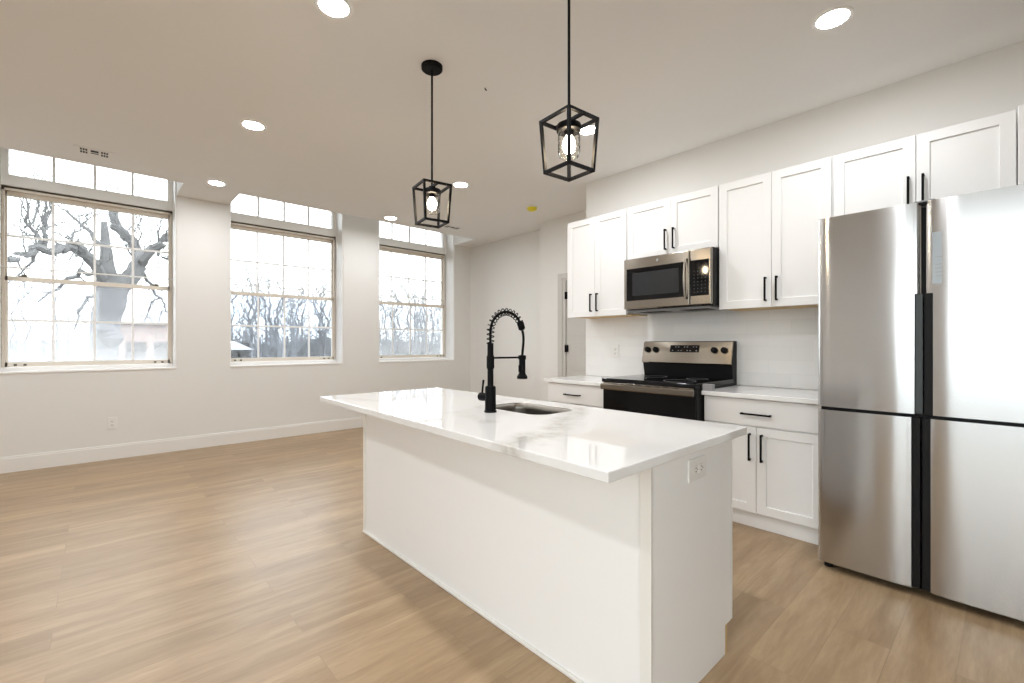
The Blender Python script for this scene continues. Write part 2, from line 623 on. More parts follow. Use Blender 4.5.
def struct(b, name, mat, label, cat, smooth=False):
    return tag(b.obj(name, mat, None, smooth), label, cat, kind='structure')


# ------------------------------------------------------------------ room shell
XL, XR, YB, YW = -2.6, 4.77, -2.6, 6.3          # left wall, far right wall, wall behind camera, window wall
H = 2.86
KX, KY = 3.75, 2.97                              # kitchen wall face, its free end
NOTCH = 5.76
W = [(-0.69, 0.662), (1.18, 2.551), (3.085, 4.44)]
WZ0, WZ1 = 0.925, 3.42
WIN_OUT = 6.72

struct(B().box(XL - 0.15, XR + 0.15, YB - 0.15, WIN_OUT, -0.12, 0.0), 'floor', M['floor'],
       'wide light oak planks running parallel to the window wall', 'floor')

b = B()
b.box(XL - 0.15, XR + 0.15, YW, WIN_OUT, 0, WZ0)
b.box(XL - 0.15, XR + 0.15, YW, WIN_OUT, WZ1, 3.75)
edges = [XL - 0.15] + [e for p in W for e in p] + [XR + 0.15]
for i in range(0, len(edges), 2):
    b.box(edges[i], edges[i + 1], YW, WIN_OUT, WZ0, WZ1)
struct(b, 'wall_back', M['wall'], 'warm white wall pierced by the three tall windows', 'wall')

struct(B().box(KX, 4.62, YB - 0.15, KY, 0, H), 'wall_right', M['wall'], 'white kitchen wall behind the cabinets and range', 'wall')
b = B()
b.box(4.50, 4.95, 3.89, 4.36, 0, H)
b.box(4.50, 4.95, KY, 3.06, 0, H)
b.box(4.50, 4.95, 3.06, 3.89, 2.04, H)
struct(b, 'wall_alcove', M['wall'], 'white wall piece with the hinged door past the kitchen cabinets', 'wall')
struct(B().box(XR, XR + 0.18, 4.36, YW, 0, H), 'wall_far_right', M['wall'], 'plain white wall right of the third window', 'wall')

# left wall with a glazed patio door added for daylight, wall behind the camera
PY0, PY1, PZ1 = -2.45, 0.80, 2.72
LW = (0, 0, 0.75, 2.62)                          # sill and head of the added window behind the camera
b = B()
b.box(XL - 0.15, XL, YB - 0.15, PY0, 0, H)
b.box(XL - 0.15, XL, PY1, YW, 0, H)
b.box(XL - 0.15, XL, PY0, PY1, PZ1, H)
struct(b, 'wall_left', M['wall'], 'white wall left of the windows with an added glazed patio door', 'wall')
FW = ((-2.0, 0.1),)                             # unseen window behind the camera, added for brightness
b = B()
b.box(XL, FW[0][0], YB - 0.15, YB, 0, H)
b.box(FW[0][1], KX, YB - 0.15, YB, 0, H)
for x0, x1 in FW:
    b.box(x0, x1, YB - 0.15, YB, 0, LW[2])
    b.box(x0, x1, YB - 0.15, YB, LW[3], H)
struct(b, 'wall_front', M['wall'], 'white wall with one added wide window facing the tall windows', 'wall')

# ceiling: stops short of the windows, open wells rise in front of them
b = B()
poly = [(XL, YB), (XR, YB), (XR, YW), (4.44, YW), (4.44, NOTCH), (1.17, NOTCH), (1.17, YW), (0.662, YW), (0.662, NOTCH), (-0.69, NOTCH), (-0.69, YW), (XL, YW)]
b.prism(poly, 'z', H, H + 0.12)
struct(b, 'ceiling', M['ceiling'], 'dropped cream ceiling with open wells before the windows', 'ceiling')
b = B()
for x0, x1 in ((-0.69, 0.662), (1.17, 4.44)):
    b.box(x0 - 0.06, x1 + 0.06, NOTCH - 0.06, NOTCH, H + 0.12, 3.5)
    b.box(x0 - 0.06, x0, NOTCH, YW, H + 0.12, 3.5)
    b.box(x1, x1 + 0.06, NOTCH, YW, H + 0.12, 3.5)
    b.box(x0 - 0.06, x1 + 0.06, NOTCH - 0.06, YW, 3.5, 3.56)
struct(b, 'ceiling_well', M['jamb'], 'white open well above the ceiling edge at the windows', 'ceiling')

# baseboards
def baseboard_profile(b, x0, x1, y, d):
    b.box(x0, x1, min(y, y + d * 0.014), max(y, y + d * 0.014), 0, 0.132, 0.002)
    b.box(x0, x1, min(y, y + d * 0.009), max(y, y + d * 0.009), 0.130, 0.15, 0.003)
b = B()
baseboard_profile(b, XL, XR, YW, -1)
struct(b, 'baseboard_back', M['trim'], 'tall white baseboard under the windows', 'baseboard')
b = B()
b.box(XR - 0.014, XR, 4.36, YW - 0.014, 0, 0.148, 0.003)
struct(b, 'baseboard_right', M['trim'], 'white baseboard right of the third window', 'baseboard')
b = B()
b.box(XL, XL + 0.014, PY1 + 0.1, YW - 0.014, 0, 0.148, 0.003)
struct(b, 'baseboard_left', M['trim'], 'white baseboard along the left wall', 'baseboard')


# ------------------------------------------------------------------ windows
def make_window(idx, x0, x1, label, low_pane, up_pane, locks):
    t = thing('window_%d' % idx, ((x0 + x1) / 2, 6.55, WZ0), label, 'window', kind='structure')
    xi0, xi1 = x0 + 0.008, x1 - 0.008
    # white surround: transom frame, base, and the sloped return boards
    b = B()
    b.box(x0, x1, 6.545, 6.68, 2.735, 2.845, 0.004)
    b.box(x0, x1, 6.545, 6.68, WZ1 - 0.05, WZ1, 0.003)
    b.box(x0, x0 + 0.06, 6.55, 6.68, 2.845, WZ1 - 0.05, 0.003)
    b.box(x1 - 0.055, x1, 6.55, 6.68, 2.845, WZ1 - 0.05, 0.003)
    b.box(x0, x1, 6.535, 6.68, WZ0, 0.972, 0.004)
    b.obj('window_frame', M['jamb'], t)
    B().box(x0 - 0.0, x1 + 0.0, 6.292, 6.54, WZ0 - 0.004, WZ0 + 0.012, 0.003).obj('window_sill', M['jamb'], t)
    b = B()
    b.box(x0, x0 + 0.012, 6.31, 6.55, WZ0 + 0.012, WZ1, 0.002)
    b.box(x1 - 0.012, x1, 6.31, 6.55, WZ0 + 0.012, WZ1, 0.002)
    b.obj('jamb_lining', M['jamb'], t)
    # transom glazing
    tr = B()
    n = 4
    for k in range(1, n):
        x = x0 + 0.06 + (x1 - x0 - 0.115) * k / n
        tr.box(x - 0.011, x + 0.011, 6.595, 6.62, 2.845, WZ1 - 0.05)
    tr = tr.obj('transom_grille', M['muntin'], t)
    B().box(x0 + 0.06, x1 - 0.055, 6.604, 6.610, 2.845, WZ1 - 0.05).obj('transom_pane', M['pane'], t)
    # dark strips that colour in the shaded gap around the sashes
    b = B()
    b.box(x0, xi0 + 0.006, 6.60, 6.66, 0.972, 2.735)
    b.box(xi1 - 0.006, x1, 6.60, 6.66, 0.972, 2.735)
    b.box(x0, x1, 6.60, 6.66, 2.715, 2.735)
    b.box(x0 + 0.005, x1 - 0.005, 6.565, 6.60, 2.722, 2.7345)
    b.obj('gap_strip', M['gap_and_latch'], t)
    fx0, fx1 = xi0 + 0.004, xi1 - 0.004
    b = B()
    b.box(fx0, fx0 + 0.022, 6.556, 6.66, 0.972, 2.715, 0.002)
    b.box(fx1 - 0.022, fx1, 6.556, 6.66, 0.972, 2.715, 0.002)
    b.box(fx0, fx1, 6.556, 6.66, 2.690, 2.715, 0.002)
    b.obj('sash_track', M['almond'], t)
    gx0, gx1 = fx0 + 0.022, fx1 - 0.022
    def sash(name, y, z0, z1, rail_b, rail_t, stile, rows, pane):
        b = B()
        b.box(gx0, gx0 + stile, y, y + 0.035, z0, z1, 0.002)
        b.box(gx1 - stile, gx1, y, y + 0.035, z0, z1, 0.002)
        b.box(gx0, gx1, y, y + 0.035, z0, z0 + rail_b, 0.002)
        b.box(gx0, gx1, y, y + 0.035, z1 - rail_t, z1, 0.002)
        s = b.obj(name, M['almond'], t)
        m = B()
        for k in range(1, 4):
            x = gx0 + stile + (gx1 - gx0 - 2 * stile) * k / 4
            m.box(x - 0.010, x + 0.010, y + 0.010, y + 0.024, z0 + rail_b, z1 - rail_t)
        for z in rows:
            m.box(gx0 + stile, gx1 - stile, y + 0.011, y + 0.023, z - 0.011, z + 0.011)
        m.obj('grille', M['muntin'], s)
        B().box(gx0 + stile, gx1 - stile, y + 0.015, y + 0.019, z0 + rail_b, z1 - rail_t).obj('pane', pane, s)
        return s
    sash('upper_sash', 6.605, 1.83, 2.692, 0.035, 0.042, 0.012, (2.26,), up_pane)
    ls = sash('lower_sash', 6.562, 0.974, 1.858, 0.046, 0.042, 0.020, (1.43,), low_pane)
    for sx in (gx0 + 0.07, gx0 + 0.135, gx1 - 0.135, gx1 - 0.07):
        B().box(sx - 0.011, sx + 0.011, 6.556, 6.563, 0.984, 1.002, 0.002).obj('tilt_latch', M['gap_and_latch'], ls)
    if locks:
        for sx in (gx0 + 0.12, gx1 - 0.13):
            q = B()
            q.box(sx - 0.03, sx + 0.03, 6.562, 6.59, 1.858, 1.869, 0.003)
            q.box(sx - 0.012, sx + 0.03, 6.556, 6.572, 1.869, 1.882, 0.003)
            q.obj('sash_lock', M['gap_and_latch'], ls)
    B().box(x0 + 0.012, x1 - 0.012, 6.546, 6.556, 1.938, 1.952, 0.002).obj('stop_bar', M['trim'], t)
    return t


make_window(1, *W[0], 'leftmost window, a large bare tree behind its foggy lower sash', M['pane_fog'], M['pane_glare'], True)
make_window(2, *W[1], 'middle window with clear view of the distant tree line', M['pane_mid'], M['pane'], False)
make_window(3, *W[2], 'third window, hazy lower sash, nearest the plain right wall', M['pane_haze'], M['pane'], False)

# unseen patio door, added for left daylight and the bright fridge reflection
t = thing('added_patio_door', (XL - 0.07, (PY0 + PY1) / 2, 0), 'white framed sliding glass door added in the left wall for daylight', 'door', kind='structure')
b = B()
for y0, y1 in ((PY0, PY0 + 0.06), (PY1 - 0.06, PY1), ((PY0 + PY1) / 2 - 0.05, (PY0 + PY1) / 2 + 0.05)):
    b.box(XL - 0.12, XL - 0.02, y0, y1, 0, PZ1, 0.004)
b.box(XL - 0.12, XL - 0.02, PY0, PY1, PZ1 - 0.06, PZ1, 0.004)
b.box(XL - 0.12, XL - 0.02, PY0, PY1, 0, 0.05, 0.004)
b.obj('door_frame', M['jamb'], t)
B().box(XL - 0.075, XL - 0.068, PY0 + 0.06, PY1 - 0.06, 0.05, PZ1 - 0.06).obj('pane', M['pane'], t)

for i_, (x0, x1) in enumerate(FW):  # unseen window, added to brighten the room from behind the camera
    t = thing('window_%d' % (4 + i_), ((x0 + x1) / 2, YB - 0.07, LW[2]), 'wide white framed window added for brightness, facing the three tall windows', 'window', kind='structure')
    b = B()
    for k in range(3):
        x = x0 + 0.025 + (x1 - x0 - 0.05) * k / 2
        b.box(x - 0.025, x + 0.025, YB - 0.12, YB - 0.03, LW[2], LW[3], 0.004)
    for z in (LW[2] + 0.025, LW[3] - 0.025):
        b.box(x0, x1, YB - 0.12, YB - 0.03, z - 0.025, z + 0.025, 0.004)
    b.obj('window_frame', M['jamb'], t)
    B().box(x0 + 0.04, x1 - 0.04, YB - 0.075, YB - 0.068, LW[2] + 0.04, LW[3] - 0.04).obj('pane', M['pane'], t)

# hinged door past the kitchen wall
t = thing('door_1', (4.50, 3.47, 0), 'white panelled door with black hinges past the left wall cabinet', 'door', kind='structure')
b = B()
b.box(4.478, 4.50, 3.945, 4.02, 0, 2.115, 0.004)
b.box(4.478, 4.50, KY + 0.002, 3.945, 2.045, 2.115, 0.004)
b.box(4.486, 4.60, 3.89, 3.945, 0, 2.045, 0.003)
b.box(4.486, 4.60, KY + 0.10, 3.89, 2.02, 2.045, 0.003)
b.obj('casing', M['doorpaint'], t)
b = B()
dy0, dy1 = 3.075, 3.884
b.box(4.497, 4.535, dy0, dy1, 0.01, 2.012, 0.002)
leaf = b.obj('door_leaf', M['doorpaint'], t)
for z0, z1 in ((0.12, 0.75), (0.86, 1.20), (1.31, 1.90)):
    q = B()
    for a0, a1 in ((dy0 + 0.11, (dy0 + dy1) / 2 - 0.05), ((dy0 + dy1) / 2 + 0.05, dy1 - 0.11)):
        q.box(4.490, 4.498, a0, a1, z0, z1, 0.003)
        q.box(4.487, 4.494, a0 + 0.035, a1 - 0.035, z0 + 0.035, z1 - 0.035, 0.003)
    q.obj('raised_panel', M['doorpaint'], leaf)
for z in (1.825, 1.139, 0.24):
    q = B()
    q.box(4.482, 4.498, 3.850, 3.904, z - 0.045, z + 0.045, 0.002)
    q.cyl((4.480, 3.886, z - 0.048), (4.480, 3.886, z + 0.048), 0.008, seg=12)
    q.obj('hinge', M['black'], t)

# backsplash tile field
struct(B().box(KX - 0.008, KX, 0.72, KY, 0.877, 1.470), 'backsplash', M['tile'],
       'white tiled strip of wall between counter and wall cabinets', 'backsplash')


# ------------------------------------------------------------------ cabinet pieces
def pull(parent, axis, xs, y, z, length, d=-1, name='handle'):
    """square black bar pull standing off a face at xs"""
    b = B()
    hl = length / 2
    xb = xs + d * 0.032
    lo, hi = min(xb, xb - d * 0.011), max(xb, xb - d * 0.011)
    if axis == 'z':
        b.box(lo, hi, y - 0.0055, y + 0.0055, z - hl, z + hl, 0.0015)
        for s in (-1, 1):
            b.box(min(xs, xb - d * 0.005), max(xs, xb - d * 0.005), y - 0.005, y + 0.005, z + s * hl - (0.011 if s > 0 else 0), z + s * hl + (0.011 if s < 0 else 0), 0.001)
    else:
        b.box(lo, hi, y - hl, y + hl, z - 0.0055, z + 0.0055, 0.0015)
        for s in (-1, 1):
            b.box(min(xs, xb - d * 0.005), max(xs, xb - d * 0.005), y + s * hl - (0.011 if s > 0 else 0), y + s * hl + (0.011 if s < 0 else 0), z - 0.005, z + 0.005, 0.001)
    return b.obj(name, M['black'], parent)


UX, UT = 3.40, 2.377


def wall_cabinet(y0, y1, z0, hz, label, split=None, hoff=0.035):
    t = thing('wall_cabinet', (KX - 0.17, (y0 + y1) / 2, z0), label, 'cabinet', 'white wall cabinets')
    B().box(UX + 0.021, KX - 0.002, y0 + 0.0005, y1 - 0.0005, z0 + 0.012, UT, 0.001).obj('carcass', M['cabinet'], t)
    B().box(UX + 0.030, KX - 0.004, y0 + 0.010, y1 - 0.010, z0 + 0.004, z0 + 0.013).obj('bottom_panel', M['rawwood'], t)
    ym = split or (y0 + y1) / 2
    for a0, a1, s in ((y0 + 0.004, ym - 0.0015, 1), (ym + 0.0015, y1 - 0.004, -1)):
        dr = B().front(UX, a0, a1, z0, UT - 0.003).obj('door', M['cabinet'], t)
        pull(dr, 'z', UX, (ym - hoff) if s > 0 else (ym + hoff), hz, 0.165)
    return t


wall_cabinet(2.250, 2.928, 1.453, 1.581, 'white two-door wall cabinet left of the microwave', 2.595)
wall_cabinet(1.462, 2.248, 1.918, 2.042, 'short white two-door wall cabinet above the microwave', 1.846)
wall_cabinet(0.756, 1.460, 1.453, 1.576, 'white two-door wall cabinet between microwave and refrigerator', 1.102)
wall_cabinet(-0.020, 0.754, 1.905, 2.06, 'white two-door wall cabinet above the refrigerator', 0.361, 0.031)
tag(B().box(UX - 0.012, KX - 0.002, -0.36, -0.022, 1.905, UT + 0.008, 0.002).obj('filler_panel', M['cabinet']),
    'plain white filler panel right of the cabinet above the refrigerator', 'panel')

BX = 3.14


def base_cabinet(y0, y1, label, split, wide_handle):
    t = thing('base_cabinet', (3.45, (y0 + y1) / 2, 0), label, 'cabinet', 'white base cabinets')
    B().box(BX + 0.021, KX - 0.002, y0 + 0.001, y1 - 0.001, 0.1075, 0.844, 0.001).obj('carcass', M['cabinet'], t)
    B().box(BX + 0.038, KX - 0.01, y0 + 0.001, y1 - 0.001, 0.0, 0.108).obj('toe_kick', M['cabinet'], t)
    dw = B().front(BX, y0 + 0.004, y1 - 0.004, 0.668, 0.838, shaker=False).obj('drawer', M['cabinet'], t)
    pull(dw, 'y', BX, wide_handle, 0.745, 0.18)
    for a0, a1, s in ((y0 + 0.004, split - 0.0015, 1), (split + 0.0015, y1 - 0.004, -1)):
        dr = B().front(BX, a0, a1, 0.106, 0.660).obj('door', M['cabinet'], t)
        pull(dr, 'z', BX, split + (-0.036 if s > 0 else 0.036), 0.532, 0.175)
    return t


base_cabinet(0.735, 1.452, 'white base cabinet with one drawer between range and refrigerator', 1.108, 1.108)
base_cabinet(2.246, 2.945, 'white base cabinet left of the range, mostly behind the island', 2.60, 2.636)
tag(B().box(3.105, KX - 0.009, 0.725, 1.452, 0.845, 0.875, 0.003).obj('countertop', M['quartz']),
    'short white quartz countertop between range and refrigerator', 'countertop', 'white quartz countertops along the wall')
tag(B().box(3.105, KX - 0.009, 2.246, 2.965, 0.845, 0.875, 0.003).obj('countertop', M['quartz']),
    'short white quartz countertop left of the range', 'countertop', 'white quartz countertops along the wall')


# ------------------------------------------------------------------ island
IX0, IX1, IY0, IY1 = 1.262, 1.860, 0.745, 2.790
t = thing('kitchen_island', ((IX0 + IX1) / 2, (IY0 + IY1) / 2, 0), 'long plain white island cabinet under the veined quartz slab', 'island')
B().box(IX0 + 0.003, IX0 + 0.018, IY0 + 0.02, IY1 - 0.02, 0.0, 0.8445).obj('back_panel', M['island'], t)
endp = [(IX0, 0), (IX1 - 0.065, 0), (IX1 - 0.065, 0.112), (IX1 - 0.017, 0.112), (IX1 - 0.017, 0.8445), (IX0, 0.8445)]
B().prism(endp, 'y', IY0, IY0 + 0.019, 0.0012).obj('end_panel', M['island'], t)
B().prism(endp, 'y', IY1 - 0.019, IY1, 0.0012).obj('end_panel', M['island'], t)
B().box(IX0 - 0.004, IX0 + 0.004, IY0, IY0 + 0.040, 0.0, 0.8445, 0.001).obj('corner_trim', M['trim'], t)
B().box(IX0 - 0.004, IX0 + 0.004, IY1 - 0.032, IY1, 0.0, 0.8445, 0.001).obj('corner_trim', M['trim'], t)
B().box(IX0 - 0.010, IX0 + 0.004, IY0 + 0.026, IY1, 0.0, 0.014, 0.004).obj('shoe_moulding', M['trim'], t)
b = B()
b.box(IX1 - 0.060, IX1 - 0.046, IY0 + 0.019, IY1 - 0.019, 0.0, 0.108)
b.box(IX1 - 0.0645, IX1 - 0.0455, IY0 + 0.0005, IY0 + 0.02, 0.0, 0.109, 0.001)
b.obj('toe_board', M['rawwood'], t)
b = B()
b.box(IX0 + 0.02, IX1 - 0.02, IY0 + 0.02, IY1 - 0.02, 0.108, 0.124)
for yy in (1.29, 1.95):
    b.box(IX0 + 0.02, IX1 - 0.02, yy - 0.009, yy + 0.009, 0.124, 0.844)
b.box(IX1 - 0.06, IX1 - 0.022, IY0 + 0.02, 1.28, 0.80, 0.844)
b.box(IX1 - 0.06, IX1 - 0.022, 1.96, IY1 - 0.02, 0.80, 0.844)
b.obj('carcass', M['cabinet'], t)
ys = [IY0 - 0.0015, 1.29, 1.62, 1.95, IY1]
for k in range(4):
    dr = B().front(IX1 + 0.004, ys[k] + 0.0015, ys[k + 1] - 0.0015, 0.114, 0.838, d=1, t=0.019).obj('door', M['island'], t)
    pull(dr, 'z', IX1 + 0.004, ys[k + 1] - 0.04 if k in (0, 1) else ys[k] + 0.04, 0.70, 0.165, d=1)

# island slab with the sink cut-out
def rrect(x0, x1, y0, y1, r, n=8):
    out = []
    for cx, cy, a in ((x1 - r, y1 - r, 0), (x0 + r, y1 - r, 90), (x0 + r, y0 + r, 180), (x1 - r, y0 + r, 270)):
        for k in range(n + 1):
            q = math.radians(a + 90 * k / n)
            out.append((cx + r * math.cos(q), cy + r * math.sin(q)))
    return out


SX0, SX1, SY0, SY1 = 1.475, 1.757, 1.437, 1.865
hole = rrect(SX0, SX1, SY0, SY1, 0.075)
outer = [(0.957, 0.688), (1.884, 0.698), (1.872, 2.873), (1.020, 2.878)]
tb = bmesh.new()
def ring(pts, z):
    vs = [tb.verts.new((x, y, z)) for x, y in pts]
    return [tb.edges.new((vs[i], vs[(i + 1) % len(vs)])) for i in range(len(vs))]
es = ring(outer, 0.875) + ring(hole, 0.875)
bmesh.ops.triangle_fill(tb, use_beauty=True, edges=es)
ext = bmesh.ops.extrude_face_region(tb, geom=tb.faces[:])
bmesh.ops.translate(tb, verts=[v for v in ext['geom'] if isinstance(v, bmesh.types.BMVert)], vec=(0, 0, -0.030))
bmesh.ops.recalc_face_normals(tb, faces=tb.faces[:])
sh = [e for e in tb.edges if len(e.link_faces) == 2 and e.link_faces[0].normal.angle(e.link_faces[1].normal) > 0.9]
bmesh.ops.bevel(tb, geom=sh, offset=0.003, segments=2, affect='EDGES', profile=0.5)
b = B(); b.merge(tb)
tag(b.obj('island_countertop', M['quartz_island']), 'large white quartz slab with grey veins on the island', 'countertop')

# sink
t = thing('kitchen_sink', ((SX0 + SX1) / 2, (SY0 + SY1) / 2, 0.66), 'small stainless steel sink set into the island slab', 'sink')
prof = [(0.0012, 0.8738), (0.0016, 0.84), (0.004, 0.70), (0.018, 0.675), (0.05, 0.665)]
b = B()
loops = [[(x, y, z) for x, y in rrect(SX0 + ins, SX1 - ins, SY0 + ins, SY1 - ins, 0.074)] for ins, z in prof]
b.layers(loops, close=False)
bot = loops[-1]
vs = [b.bm.verts.new(p) for p in bot]
b.bm.faces.new(vs)
bmesh.ops.remove_doubles(b.bm, verts=b.bm.verts[:], dist=1e-5)
sk = b.obj('basin', M['steelsink'], t, smooth=True)
md = sk.modifiers.new('thickness', 'SOLIDIFY'); md.thickness = 0.001; md.offset = -1
scx, scy = (SX0 + SX1) / 2, (SY0 + SY1) / 2
B().lathe(scx, scy, [(0, 0.6665), (0.030, 0.6665), (0.042, 0.669), (0.045, 0.666), (0.045, 0.6655)]).obj('drain', M['steel'], t, smooth=True)

# faucet
FX, FY, FZ = 1.387, 1.673, 0.875
t = thing('kitchen_faucet', (FX, FY, FZ), 'matte black spring-neck faucet beside the island sink', 'faucet')
B().lathe(FX, FY, [(0, FZ), (0.030, FZ), (0.030, FZ + 0.006), (0.0265, FZ + 0.009), (0.0255, FZ + 0.118), (0.0215, FZ + 0.124), (0, FZ + 0.124)]).obj('base', M['black'], t, smooth=True)
b = B()
b.lathe(FX, FY, [(0, FZ + 0.12), (0.0145, FZ + 0.12), (0.0145, FZ + 0.205), (0.0185, FZ + 0.21), (0.0185, FZ + 0.265), (0.0150, FZ + 0.270), (0.0145, FZ + 0.325), (0.013, FZ + 0.329), (0, FZ + 0.329)])
b.obj('column', M['black'], t, smooth=True)
# arch path
arc = []
z_top0 = FZ + 0.325
R = 0.104
for k in range(0, 5):
    arc.append(Vector((FX, FY, z_top0 + 0.055 * k / 5)))
for k in range(0, 25):
    a = math.pi - math.radians(162) * k / 24
    arc.append(Vector((FX + R + R * math.cos(a), FY, z_top0 + 0.055 + R * math.sin(a) * 0.98)))
b = B()
b.tube(arc, 0.0065, 10)
neck = b.obj('neck', M['black'], t, smooth=True)
# coil around the arch
def along(pts, s):
    L = [0]
    for p, q in zip(pts, pts[1:]):
        L.append(L[-1] + (q - p).length)
    d = s * L[-1]
    for i in range(len(pts) - 1):
        if L[i + 1] >= d:
            u = (d - L[i]) / (L[i + 1] - L[i])
            return pts[i].lerp(pts[i + 1], u), (pts[i + 1] - pts[i]).normalized()
    return pts[-1], (pts[-1] - pts[-2]).normalized()
coil = []
turns = 15
for k in range(turns * 14 + 1):
    s = k / (turns * 14) * 0.93
    p, d = along(arc, s)
    side = Vector((0, 1, 0))
    nrm = d.cross(side).normalized()
    a = k / 14 * 2 * math.pi
    coil.append(p + (nrm * math.cos(a) + side * math.sin(a)) * 0.0168)
b = B(); b.tube(coil, 0.0026, 6)
b.obj('spring', M['black'], neck, smooth=True)
# collar, hose, spray head, arm, lever
pe, de = arc[-1], (arc[-1] - arc[-2]).normalized()
b = B()
b.tube([pe - de * 0.03, pe - de * 0.022, pe + de * 0.012, pe + de * 0.018], [0.012, 0.0175, 0.0175, 0.010], 16)
b.obj('collar', M['black'], neck, smooth=True)
HX = FX + 0.209
hose = [pe + de * 0.01]
h1 = Vector((HX, FY, FZ + 0.255))
for k in range(1, 13):
    u = k / 12
    c0, c1 = pe + de * 0.07, h1 + Vector((0.004, 0, 0.07))
    hose.append(hose[0] * (1 - u) ** 3 + c0 * 3 * u * (1 - u) ** 2 + c1 * 3 * u * u * (1 - u) + h1 * u ** 3)
b = B(); b.tube(hose, 0.0065, 10)
b.obj('hose', M['black'], t, smooth=True)
b = B()
zb = FZ + 0.148
b.lathe(HX, FY, [(0, zb), (0.026, zb), (0.027, zb + 0.012), (0.021, zb + 0.02), (0.0165, zb + 0.028), (0.0165, zb + 0.115), (0.012, zb + 0.12), (0, zb + 0.12)], 24)
b.box(HX - 0.022, HX - 0.012, FY - 0.006, FY + 0.006, zb + 0.035, zb + 0.07, 0.002)
b.obj('spray_head', M['black'], t, smooth=True)
b = B()
b.cyl((FX, FY, FZ + 0.258), (HX - 0.008, FY, FZ + 0.256), 0.0048, seg=12)
b.lathe(HX, FY, [(0.014, FZ + 0.246), (0.020, FZ + 0.246), (0.020, FZ + 0.266), (0.014, FZ + 0.266)], 20)
b.obj('support_arm', M['black'], t, smooth=True)
b = B()
b.tube([(FX, FY + 0.02, FZ + 0.068), (FX, FY + 0.055, FZ + 0.068), (FX, FY + 0.074, FZ + 0.068), (FX, FY + 0.078, FZ + 0.068)], [0.016, 0.0205, 0.0205, 0.015], 18)
b.tube([(FX, FY + 0.064, FZ + 0.080), (FX - 0.002, FY + 0.056, FZ + 0.115), (FX - 0.004, FY + 0.048, FZ + 0.150)], [0.005, 0.0048, 0.0055], 10)
b.obj('lever', M['black'], t, smooth=True)


# outlets
def outlet(name, label, face, a, z, wdt, hgt, group, dark=M['slot'], flat=False):
    """face: ('x', value) looks along -x, ('y', value) looks along -y; a = centre along the wall"""
    ax, v = face
    loc = (v, a, z - hgt / 2) if ax == 'x' else (a, v, z - hgt / 2)
    t = thing(name, loc, label, 'outlet', group)
    def bx(b, a0, a1, z0, z1, d0, d1, bev=0.0):
        if ax == 'x':
            b.box(v - d1, v - d0, a0, a1, z0, z1, bev)
        else:
            b.box(a0, a1, v - d1, v - d0, z0, z1, bev)
        return b
    bx(B(), a - wdt / 2, a + wdt / 2, z - hgt / 2, z + hgt / 2, 0.0, 0.006, 0.002).obj('cover_plate', M['plate'], t)
    horiz = wdt > hgt
    for s in (-1, 1):
        ca, cz = (a + s * 0.02, z) if horiz else (a, z + s * 0.02)
        rc = bx(B(), ca - 0.0165, ca + 0.0165, cz - 0.0145, cz + 0.0145, 0.006, 0.0085, 0.002).obj('receptacle', M['plate'], t)
        q = B()
        if horiz:
            bx(q, ca - 0.005, ca + 0.004, cz + 0.005, cz + 0.0075, 0.0084, 0.0092)
            bx(q, ca - 0.005, ca + 0.004, cz - 0.0075, cz - 0.005, 0.0084, 0.0092)
            bx(q, ca + 0.008, ca + 0.012, cz - 0.002, cz + 0.002, 0.0084, 0.0092)
        else:
            bx(q, ca + 0.005, ca + 0.0075, cz - 0.004, cz + 0.005, 0.0084, 0.0092)
            bx(q, ca - 0.0075, ca - 0.005, cz - 0.004, cz + 0.005, 0.0084, 0.0092)
            bx(q, ca - 0.002, ca + 0.002, cz - 0.012, cz - 0.008, 0.0084, 0.0092)
        q.obj('slot', dark, rc)
    return t


outlet('wall_outlet', 'white outlet low on the window wall below the first window', ('y', YW), 0.121, 0.377, 0.074, 0.12, 'white wall outlets')
outlet('wall_outlet', 'white sideways outlet on the island end under the slab', ('y', IY0), 1.556, 0.763, 0.128, 0.078, 'white wall outlets')
outlet('wall_outlet', 'white outlet on the backsplash left of the range', ('x', KX - 0.008), 2.603, 1.128, 0.078, 0.12, 'white wall outlets')
outlet('wall_outlet', 'white outlet on the backsplash close to the refrigerator', ('x', KX - 0.008), 0.895, 1.17, 0.078, 0.12, 'white wall outlets')

# ------------------------------------------------------------------ range
RY0, RY1 = 1.460, 2.238
t = thing('electric_range', (3.40, (RY0 + RY1) / 2, 0), 'black and stainless electric range under the microwave', 'range')
b = B()
b.box(3.055, 3.735, RY0, RY1, 0.06, 0.893, 0.002)
b.obj('body', M['blackplastic'], t)
for yy in (RY0 + 0.05, RY1 - 0.05):
    for xx in (3.11, 3.68):
        B().cyl((xx, yy, 0.0), (xx, yy, 0.062), 0.018, seg=14).obj('foot', M['blackplastic'], t)
ck = B().box(3.028, 3.665, RY0 - 0.003, RY1 + 0.003, 0.893, 0.925, 0.005, 3).obj('cooktop', M['blackglass'], t)
for xx, yy, rr in ((3.20, 1.66, 0.115), (3.20, 2.04, 0.09), (3.48, 1.66, 0.08), (3.48, 2.04, 0.11)):
    B().lathe(xx, yy, [(rr - 0.003, 0.9251), (rr - 0.003, 0.9256), (rr, 0.9256), (rr, 0.9251)], 40).obj('burner_ring', M['greyplastic'], ck)
od = B().box(3.040, 3.056, RY0 + 0.003, RY1 - 0.003, 0.235, 0.888, 0.004).obj('oven_door', M['oven'], t)
b = B().box(3.026, 3.041, RY0 + 0.012, RY1 - 0.012, 0.878, 0.891, 0.002).obj('vent_trim', M['steel'], od)
for k in range(8):
    yy = RY0 + 0.12 + k * 0.072
    B().box(3.0235, 3.0275, yy, yy + 0.045, 0.881, 0.889, 0.001).obj('vent_slot', M['slot'], od)
b = B()
